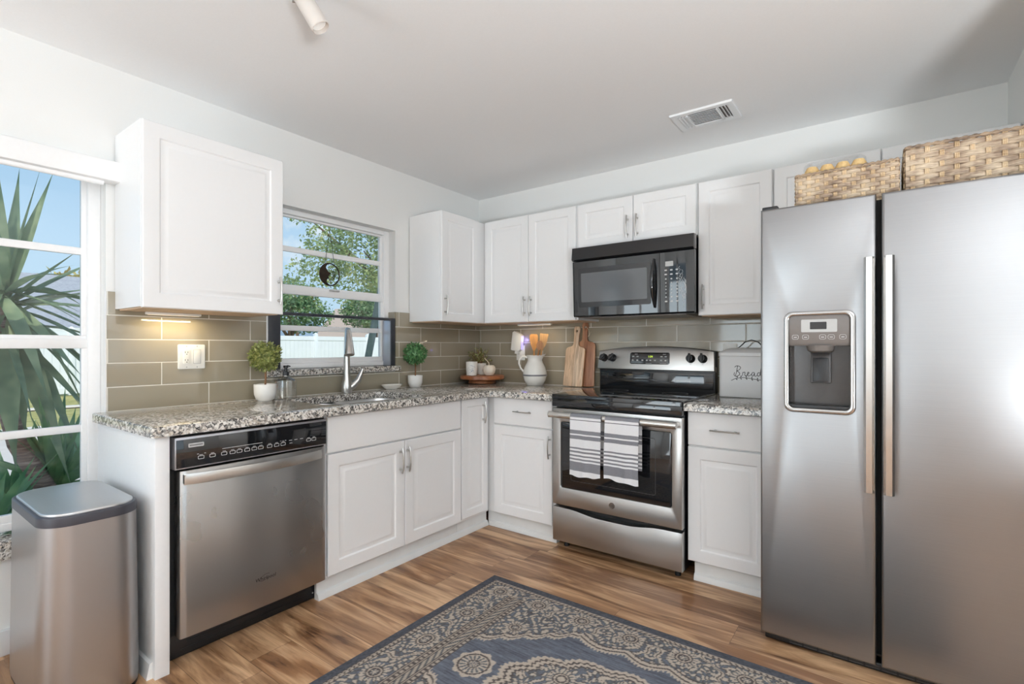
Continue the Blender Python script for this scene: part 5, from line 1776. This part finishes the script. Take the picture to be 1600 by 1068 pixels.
# bread bin
bb = thing('bread_bin', 'white enamel bread bin lettered Bread beside the refrigerator', 'bread bin', (2.15, -0.125, CZ))
b0, b1 = 1.985, 2.322
MB().slab(rrect(b0+0.006, b1-0.006, -0.216, -0.034, 0.025, 6), [], 'z', CZ, 1.148, 0.003, 2, both=True).build('body', M['bread_enamel'], bb)
m = MB()
lev = [(-0.002, 1.1485), (-0.002, 1.166), (0.004, 1.173), (0.040, 1.190), (0.06, 1.195)]
rings = [[m._v((x, y, z)) for x, y in rrect(b0+0.004+g_, b1-0.004-g_, -0.218+g_, -0.032-g_, 0.027, 6)] for g_, z in lev]
for i in range(len(rings)-1):
    m.bridge(rings[i], rings[i+1])
m.face(rings[0][::-1]); m.face(rings[-1])
m.build('lid', M['bread_enamel'], bb)
MB().tube([(2.080, -0.125, 1.1955), (2.092, -0.125, 1.204), (2.115, -0.125, 1.228), (2.150, -0.125, 1.240), (2.185, -0.125, 1.228), (2.208, -0.125, 1.204), (2.220, -0.125, 1.1955)], 0.005, 10, flat=0.6, up=(0, 1, 0)).build('handle', M['blackplastic'], bb)
sc2 = MB()
def pen(strokes, s, x, z, r=0.0016):
    for st_ in strokes:
        # smooth the hand-drawn polyline
        P_ = [Vector((x+a_*s, -0.2166, z+b_*s)) for a_, b_ in st_]
        for _ in range(2):
            Q_ = [P_[0]]
            for i in range(len(P_)-1):
                Q_ += [P_[i].lerp(P_[i+1], 0.25), P_[i].lerp(P_[i+1], 0.75)]
            P_ = Q_+[P_[-1]]
        sc2.tube(P_, r, 6)
pen([[(0.30, 1.0), (0.20, 0.4), (0.10, 0.02)],
     [(0.02, 0.35), (-0.06, 0.1), (0.12, -0.06), (0.42, 0.05), (0.52, 0.26), (0.34, 0.46), (0.18, 0.50), (0.42, 0.58), (0.60, 0.80), (0.48, 0.98), (0.20, 1.02), (0.02, 0.86)],
     [(0.72, 0.05), (0.78, 0.42), (0.80, 0.34), (0.92, 0.42), (0.98, 0.36), (0.94, 0.10), (1.04, 0.02), (1.14, 0.12)],
     [(1.14, 0.12), (1.30, 0.26), (1.34, 0.40), (1.22, 0.40), (1.16, 0.18), (1.26, 0.00), (1.44, 0.10), (1.52, 0.20)],
     [(1.80, 0.36), (1.66, 0.42), (1.54, 0.22), (1.62, 0.00), (1.76, 0.12), (1.84, 0.42), (1.80, 0.10), (1.90, 0.00), (2.02, 0.12)],
     [(2.30, 0.34), (2.16, 0.42), (2.04, 0.20), (2.14, 0.00), (2.28, 0.14), (2.44, 0.70), (2.50, 1.04), (2.40, 0.92), (2.32, 0.30), (2.38, 0.02), (2.54, 0.10)]], 0.058, 2.078, 1.035)
stem_ = [(-0.28, -0.45), (0.1, -0.24), (0.6, -0.13), (1.2, -0.15), (1.8, -0.26), (2.4, -0.33), (2.8, -0.30)]
pen([stem_]+[[(x_, z_), (x_-0.02, z_+0.16)] for x_, z_ in ((0.28, -0.2), (0.6, -0.13), (1.1, -0.14), (1.6, -0.22), (2.1, -0.3))]
    + [[(x_, z_), (x_+0.13, z_-0.13)] for x_, z_ in ((0.1, -0.22), (0.5, -0.15), (1.0, -0.14), (1.5, -0.2), (2.0, -0.28))], 0.058, 2.078, 1.035, 0.0015)
for x_, z_, r_ in ((0.26, -0.07, .05), (0.62, 0.0, .05), (1.08, 0.0, .05), (1.58, -0.09, .05), (2.08, -0.17, .05), (0.23, -0.33, .05), (0.63, -0.27, .05), (1.13, -0.26, .05), (1.63, -0.33, .05), (2.13, -0.4, .05)):
    sc2.cyl((2.078+x_*0.058, -0.2172, 1.035+z_*0.058), (2.078+x_*0.058, -0.2162, 1.035+z_*0.058), 0.058*0.055, seg=10)
sc2.build('lettering', M['ink'], bb)

# ------------------------------------------------------------------ wall plates
wp = thing('wall_plate', 'white two gang plate with an outlet and a rocker switch left of the topiary', 'outlet', (0.008, -2.2125, 1.152))
MB().slab(rrect(-2.273, -2.152, 1.092, 1.212, 0.006, 4), [], 'x', 0.0083, 0.0145, 0.002).build('plate', M['plate_white'], wp)
m = MB().slab(rrect(-2.252, -2.220, 1.117, 1.187, 0.004, 3), [], 'x', 0.0146, 0.0168, 0.0008)
rec = m.build('receptacle', M['plate_white'], wp)
m = MB()
for z in (1.134, 1.172):
    m.box(0.0168, 0.0172, -2.244, -2.2415, z-0.002, z+0.006)
    m.box(0.0168, 0.0172, -2.2325, -2.230, z-0.002, z+0.005)
    m.cyl((0.0168, -2.236, z-0.008), (0.0172, -2.236, z-0.008), 0.0024, seg=10)
m.build('slots', M['plate_shadow'], rec)
MB().slab(rrect(-2.206, -2.172, 1.117, 1.187, 0.003, 3), [rrect(-2.2045, -2.1735, 1.1185, 1.1855, 0.002, 3)], 'x', 0.0146, 0.0156).build('switch_bezel', M['ltgrey'], wp)
m = MB()
m.xf = Matrix.Translation((0.0155, -2.189, 1.152)) @ Matrix.Rotation(math.radians(3), 4, 'Y')
m.box(-0.001, 0.0025, -0.0152, 0.0152, -0.033, 0.033, 0.001)
m.build('rocker_switch', M['plate_white'], wp)
m = MB()
for y in (-2.236, -2.189):
    for z in (1.101, 1.203):
        m.cyl((0.0145, y, z), (0.0152, y, z), 0.003, seg=10)
m.build('screws', M['ltgrey'], wp)
w2_ = thing('wall_plate', 'white outlet plate on the grey tile behind the bread bin', 'outlet', (2.010, -0.008, 1.16))
MB().slab(rrect(1.970, 2.048, 1.100, 1.220, 0.005, 4), [], 'y', -0.0083, -0.0145, 0.002).build('plate', M['plate_white'], w2_)
MB().slab(rrect(1.992, 2.026, 1.125, 1.195, 0.004, 3), [], 'y', -0.0146, -0.0165, 0.0008).build('receptacle', M['plate_white'], w2_)
w3_ = thing('wall_plate', 'white outlet plate half hidden behind the pitcher handle', 'outlet', (0.440, -0.008, 1.15))
MB().slab(rrect(0.402, 0.480, 1.095, 1.213, 0.005, 4), [], 'y', -0.0083, -0.0145, 0.002).build('plate', M['plate_white'], w3_)
MB().slab(rrect(0.424, 0.458, 1.105, 1.165, 0.004, 3), [], 'y', -0.0146, -0.0165, 0.0008).build('receptacle', M['plate_white'], w3_)
nl = thing('plug_in_light', 'white plug-in night light glowing blue on the outlet by the pitcher', 'night light', (0.425, -0.015, 1.24))
A_ = Matrix.Translation((0.425, -0.020, 1.245)) @ Matrix.Rotation(math.radians(7), 4, 'Y')
m = MB(); m.xf = A_
m.slab([(-0.045, -0.072), (-0.038, -0.076), (0.030, -0.076), (0.046, -0.060), (0.046, 0.048), (0.038, 0.056), (-0.018, 0.076), (-0.030, 0.078), (-0.045, 0.066)], [], 'y', 0.004, -0.034, 0.005, 2)
m.build('housing', M['plate_white'], nl)
m = MB(); m.xf = A_
m.box(0.0462, 0.0475, -0.016, 0.000, -0.058, 0.000, 0.0005)
m.build('blue_lens', emit('blue_led', (0.25, 0.22, 1.0, 1), 2.0), nl)
m = MB(); m.xf = A_
m.box(-0.012, 0.020, -0.020, 0.0035, -0.10, -0.0765, 0.002)
m.build('plug', M['plate_white'], nl)
lamp('blue_glow', 'POINT', (0.492, -0.028, 1.255), (0, 0, 0), 0.07, (0.30, 0.26, 1.0), shadow_soft_size=0.01)

# ------------------------------------------------------------------ towels on the oven handle
def towel(label, xa, xb, zb, seed):
    r = random.Random(seed)
    t = thing('dish_towel', label, 'towel', ((xa+xb)/2, -0.765, 0.806))
    zc, yc, rad = 0.806, -0.765, 0.0225
    path = [(-0.742, zb+0.06+0.02*i, 0) for i in range(int((zc-zb-0.06)/0.02)+1)]
    for i in range(0, 13):
        a_ = math.radians(15*i)
        path.append((yc+rad*math.cos(a_), zc+rad*math.sin(a_)*0.85, 0))
    nfront = 30
    for i in range(1, nfront+1):
        path.append((yc-rad-0.004*math.sin(i/nfront*PI), zc-(zc-zb)*i/nfront, i/nfront))
    nu = 24
    m = MB()
    ph = r.uniform(0, 6)
    rows = []
    for (y, z, f) in path:
        row = []
        for k in range(nu+1):
            u_ = k/nu
            wv = 0.0035*f*math.sin(u_*9+ph)+0.002*f*math.sin(u_*19+ph*2)
            dz = -0.010*f*math.sin(u_*2.2+ph)*f+0.003*f*math.sin(u_*13+ph)
            row.append((xa+(xb-xa)*u_+0.004*f*math.sin(ph+z*9), y+wv-0.002*f, z+dz))
        rows.append(row)
    th = 0.0028
    top_ = [[m._v(p) for p in row] for row in rows]
    bot = []
    for j, row in enumerate(rows):
        a_ = rows[min(j+1, len(rows)-1)]; b_ = rows[max(j-1, 0)]
        tv = Vector(a_[nu//2])-Vector(b_[nu//2])
        n_ = Vector((0, -tv.z, tv.y)).normalized()
        bot.append([m._v(Vector(p)+n_*th) for p in row])
    for g_ in (top_, bot):
        for j in range(len(rows)-1):
            for k in range(nu):
                m.face([g_[j][k], g_[j][k+1], g_[j+1][k+1], g_[j+1][k]])
    for j in range(len(rows)-1):
        for k in (0, nu):
            m.face([top_[j][k], top_[j+1][k], bot[j+1][k], bot[j][k]])
    for j in (0, len(rows)-1):
        for k in range(nu):
            m.face([top_[j][k], top_[j][k+1], bot[j][k+1], bot[j][k]])
    mt = NT('striped_towel_cloth')
    tcn = mt.n('TexCoord')
    sp3 = mt.n('SeparateXYZ')
    mt.l(tcn.outputs['Object'], sp3.inputs[0])
    H_ = zc+0.02-zb
    f = mt.math('DIVIDE', mt.math('SUBTRACT', zc+0.02-0.806, sp3.outputs['Z']), H_)
    wob = mt.noise(mt.coord(), 14, 2)
    f = mt.math('MULTIPLY_ADD', mt.math('SUBTRACT', wob, 0.5), 0.012, f)
    wh, gy, dk = srgb(232, 232, 234), srgb(128, 128, 134), srgb(96, 96, 100)
    stops = [(0.0, gy), (0.055, wh), (0.095, dk), (0.108, wh), (0.265, gy), (0.325, wh), (0.348, gy), (0.412, wh), (0.545, gy), (0.572, wh), (0.605, gy), (0.634, wh), (0.668, gy), (0.697, wh),
             (0.728, gy), (0.757, wh), (0.785, gy), (0.930, wh)]
    c_ = mt.ramp(f, stops, 'CONSTANT')
    wv = mt.noise(mt.coord(scale=(1, 1, 1)), 380, 2, 0.7)
    c_ = mt.mix(mt.ramp(wv, [(0.40, (0.16, 0.16, 0.16, 1)), (0.6, (0, 0, 0, 1))]), c_, srgb(190, 190, 194), 'MIX')
    mt.set(Base_Color=c_, Roughness=0.95, Specular_IOR_Level=0.1)
    mt.bump(wv, 0.5, 0.0015)
    m.build('cloth', mt.mat, t, angle=60)
towel('white dish towel with grey stripes, left one of the pair on the oven handle', 1.333, 1.524, 0.484, 1)
towel('white dish towel with grey stripes, right one of the pair on the oven handle', 1.548, 1.741, 0.487, 2)

# ------------------------------------------------------------------ baskets on the refrigerator
def wicker(name, cols):
    m = NT(name)
    n1 = m.noise(m.coord(scale=(24, 24, 300)), 1.0, 3, 0.6)
    n2 = m.noise(m.coord(), 12, 3, 0.6)
    c_ = m.ramp(m.math('MULTIPLY_ADD', n2, 0.6, m.math('MULTIPLY', n1, 0.5)), [(0.38+0.11*i, q) for i, q in enumerate(cols)])
    m.set(Base_Color=c_, Roughness=0.6)
    m.bump(n1, 0.6, 0.002)
    return m.mat
M['wick_a'] = wicker('wicker_weave', [srgb(96, 78, 64), srgb(150, 128, 108), srgb(186, 166, 142), srgb(214, 196, 170)])
M['wick_b'] = wicker('wicker_stakes', [srgb(150, 122, 92), srgb(190, 162, 126), srgb(216, 192, 158)])
M['wick_d'] = wicker('wicker_rim', [srgb(92, 76, 64), srgb(132, 112, 94), srgb(168, 146, 122)])
def basket(label, x0, x1, y0, y1, z0, z1, rows, ns, nd, group=None):
    t = thing('wicker_basket', label, 'basket', ((x0+x1)/2, (y0+y1)/2, z0))
    # perimeter path
    per = []
    def edge(a_, b_, n_):
        for i in range(n_*8):
            per.append((Vector(a_).lerp(Vector(b_), i/(n_*8)), i/8.0))
    corners = [(x0, y0), (x1, y0), (x1, y1), (x0, y1)]
    norms = [(0, -1), (1, 0), (0, 1), (-1, 0)]
    segs = [ns, nd, ns, nd]
    path = []
    ph = 0.0
    for e in range(4):
        a_, b_ = Vector(corners[e]), Vector(corners[(e+1) % 4])
        n_ = Vector(norms[e])
        for i in range(segs[e]*8):
            path.append((a_.lerp(b_, i/(segs[e]*8)), n_, ph+i/8.0))
        ph += segs[e]
    hrow = (z1-z0-0.008)/rows
    m = MB()
    for r in range(rows):
        zc = z0+hrow*(r+0.5)
        rings = []
        for p, n_, q_ in path:
            off = 0.0035*math.sin(PI*q_+PI*r)
            c_ = Vector((p.x+n_.x*off, p.y+n_.y*off, zc))
            nn = Vector((n_.x, n_.y, 0))
            rings.append([m._v(c_+nn*0.0038*math.cos(2*PI*k/8)+Vector((0, 0, hrow*0.52*math.sin(2*PI*k/8)))) for k in range(8)])
        for i in range(len(rings)):
            m.bridge(rings[i], rings[(i+1) % len(rings)])
    m.build('weave', M['wick_a'], t)
    m = MB()
    ph = 0
    for e in range(4):
        a_, b_ = Vector(corners[e]), Vector(corners[(e+1) % 4])
        n_ = Vector(norms[e])
        tt = (b_-a_).normalized()
        for s in range(segs[e]):
            p = a_.lerp(b_, (s+0.5)/segs[e])
            for k in (-1, 0, 1):
                pts = []
                for r in range(rows*4+1):
                    z = z0+0.002+(z1-z0-0.006)*r/(rows*4)
                    rr_ = (z-z0)/hrow-0.5
                    off = -0.0052*math.sin(PI*(ph+s+0.5))*math.cos(PI*rr_)
                    pts.append((p.x+tt.x*k*0.0046+n_.x*off, p.y+tt.y*k*0.0046+n_.y*off, z))
                m.tube(pts, 0.0026, 6)
        ph += segs[e]
    m.build('stakes', M['wick_b'], t)
    m = MB()
    rp = [(p.x, p.y, z1) for p, n_, q_ in path]
    m.tube(rp, 0.0055, 8, closed=True)
    for k in range(2):
        m.tube([(p.x+0.0045*math.cos(q_*5+PI*k)*n_.x, p.y+0.0045*math.cos(q_*5+PI*k)*n_.y, z1+0.0045*math.sin(q_*5+PI*k)) for p, n_, q_ in path], 0.0035, 6, closed=True)
    m.build('rim', M['wick_d'], t)
    MB().box(x0+0.010, x1-0.010, y0+0.010, y1-0.010, z0+0.001, z0+0.112, 0.002).build('liner', M['cord'], t)
    return t
FT = 1.7465
b1_ = basket('shorter wicker basket holding a clear muffin box on the refrigerator', 2.474, 2.806, -0.925, -0.62, FT, 1.896, 9, 11, 10)
basket('taller long wicker basket on the refrigerator against the right side wall', 2.829, 3.195, -0.925, -0.60, FT, 1.930, 9, 9, 8)
cl = thing('muffin_box', 'clear plastic clamshell box of muffins in the shorter wicker basket', 'container', (2.60, -0.80, FT+0.113))
cb0 = FT+0.1135
m = MB()
lev = [(0.0, cb0), (-0.004, cb0+0.042), (0.0, cb0+0.047), (0.004, cb0+0.085), (0.016, cb0+0.097), (0.03, cb0+0.101)]
rings = [[m._v((x, y, z)) for x, y in rrect(2.492+g_, 2.712-g_, -0.900+g_, -0.700-g_, 0.025, 5)] for g_, z in lev]
for i in range(len(rings)-1):
    m.bridge(rings[i], rings[i+1])
m.face(rings[0][::-1]); m.face(rings[-1])
m.build('shell', M['clam'], cl)
def muffin(x, y, label, grp):
    t = thing('muffin', label, 'muffin', (x, y, cb0+0.002), group=grp)
    MB().lathe([(0.0, 0.0), (0.018, 0.0), (0.023, 0.045), (0.0, 0.046)], (x, y, cb0+0.002), 24, lobes=16, amp=0.08).build('paper_cup', M['cord'], t)
    MB().lathe([(0.020, 0.044), (0.027, 0.050), (0.0265, 0.062), (0.018, 0.078), (0.0, 0.084)], (x, y, cb0+0.002), 24).build('crown', M['muffin'], t)
    return t
mf = muffin(2.524, -0.862, 'golden muffin at the left end of the front row in the clear box', 'muffins in the clear box')
names = ['golden muffin second from the left in the front row of the clear box', 'golden muffin third from the left in the front row of the clear box',
         'golden muffin at the right end of the front row in the clear box']
for i, nm in enumerate(names):
    c_ = mf.copy()
    C.objects.link(c_)
    c_.location = (2.524+0.0535*(i+1), -0.862, cb0+0.002)
    c_['label'] = nm
    for ch in mf.children:
        d_ = ch.copy()
        C.objects.link(d_)
        d_.parent = c_

# ------------------------------------------------------------------ on the ceiling
cvn = thing('ceiling_vent', 'white louvered air vent in the ceiling above the range', 'vent', (1.995, -0.487, H))
vx0, vx1, vy0, vy1 = 1.835, 2.152, -0.600, -0.374
MB().slab([(vx0, vy0), (vx1, vy0), (vx1, vy1), (vx0, vy1)], [[(vx0+0.035, vy0+0.035), (vx1-0.035, vy0+0.035), (vx1-0.035, vy1-0.035), (vx0+0.035, vy1-0.035)]], 'z', H-0.0005, H-0.012, 0.005).build('flange', M['trim'], cvn)
MB().box(vx0+0.034, vx1-0.034, vy0+0.034, vy1-0.034, H-0.003, H-0.0008).build('duct', M['midgrey'], cvn)
m = MB()
for i in range(8):
    y = vy0+0.045+0.0185*i
    m.xf = Matrix.Translation((0, y, H-0.010)) @ Matrix.Rotation(math.radians(38), 4, 'X')
    m.box(vx0+0.085, vx1-0.085, -0.008, 0.008, -0.0009, 0.0009)
for sgn in (-1, 1):
    for i in range(3):
        x = (vx0+0.044+0.016*i) if sgn < 0 else (vx1-0.044-0.016*i)
        m.xf = Matrix.Translation((x, (vy0+vy1)/2, H-0.010)) @ Matrix.Rotation(math.radians(40*sgn), 4, 'Y')
        m.box(-0.007, 0.007, vy0+0.036-(vy0+vy1)/2, vy1-0.036-(vy0+vy1)/2, -0.0009, 0.0009)
m.xf = None
for x in (vx0+0.083, vx1-0.083):
    m.box(x-0.003, x+0.003, vy0+0.035, vy1-0.035, H-0.018, H-0.004)
m.build('louvers', M['trim'], cvn)

sl_ = thing('spot_light', 'white cylinder spotlight on a ceiling track', 'light', (1.20, -2.33, H))
E_ = Vector((1.238, -2.296, 2.272)); T_ = Vector((1.185, -2.345, 2.392))
ax = (T_-E_).normalized()
M['spotwhite'] = plain('spot_enamel', srgb(204, 197, 190), 0.35, var=0.01)
u_ = ax.orthogonal().normalized(); v_ = ax.cross(u_)
m = MB()
ra = [(0.0285, 0.0), (0.0305, 0.002), (0.0305, 0.125), (0.027, 0.132), (0.0, 0.132)]
rings = [m.ring(E_+ax*h_, u_, v_, r_, 28) for r_, h_ in ra[:-1]]
for i in range(len(rings)-1):
    m.bridge(rings[i], rings[i+1])
m.face(rings[-1])
inn2 = m.ring(E_+ax*0.02, u_, v_, 0.026, 28)
m.bridge(inn2, rings[0])
m.build('shade', M['spotwhite'], sl_)
MB().cyl(E_+ax*0.0205, E_+ax*0.012, 0.0255, 0.024, 24).build('bulb', emit('spot_bulb', (0.9, 0.88, 0.85, 1), 0.18), sl_)
m = MB()
m.tube([T_-ax*0.03, T_+Vector((0, 0, 0.03)), (1.185, -2.345, H-0.016)], 0.008, 10)
m.cyl(E_+ax*0.10-Vector((0.8054, 0.5927, 0))*0.028, E_+ax*0.10-Vector((0.8054, 0.5927, 0))*0.042, 0.004, seg=10)
m.build('arm', M['chrome'], sl_)
MB().box(1.165, 1.205, -3.3, -2.25, H-0.018, H-0.0005, 0.002).build('track', M['spotwhite'], sl_)

# ------------------------------------------------------------------ repeats share a group
GROUPS = {'wall_cabinet': 'white wall cabinets', 'drawer_base_cabinet': 'white base cabinets with a drawer', 'countertop': 'granite countertops',
          'dish_towel': 'dish towels on the oven handle', 'cutting_board': 'cutting boards left of the range', 'wooden_utensil': 'wooden utensils in the pitcher',
          'wicker_basket': 'wicker baskets on the refrigerator', 'topiary': 'topiaries on the counter', 'wall_plate': 'white wall plates on the backsplash',
          'undercabinet_light': 'strip lights under the wall cabinets', 'neighbor_house': 'houses beyond the fence', 'yard_tree': 'trees beyond the window',
          'young_yucca': 'young yuccas under the left window'}
for o in bpy.data.objects:
    k = o.name.split('.')[0]
    if o.parent is None and k in GROUPS and 'group' not in o:
        o['group'] = GROUPS[k]
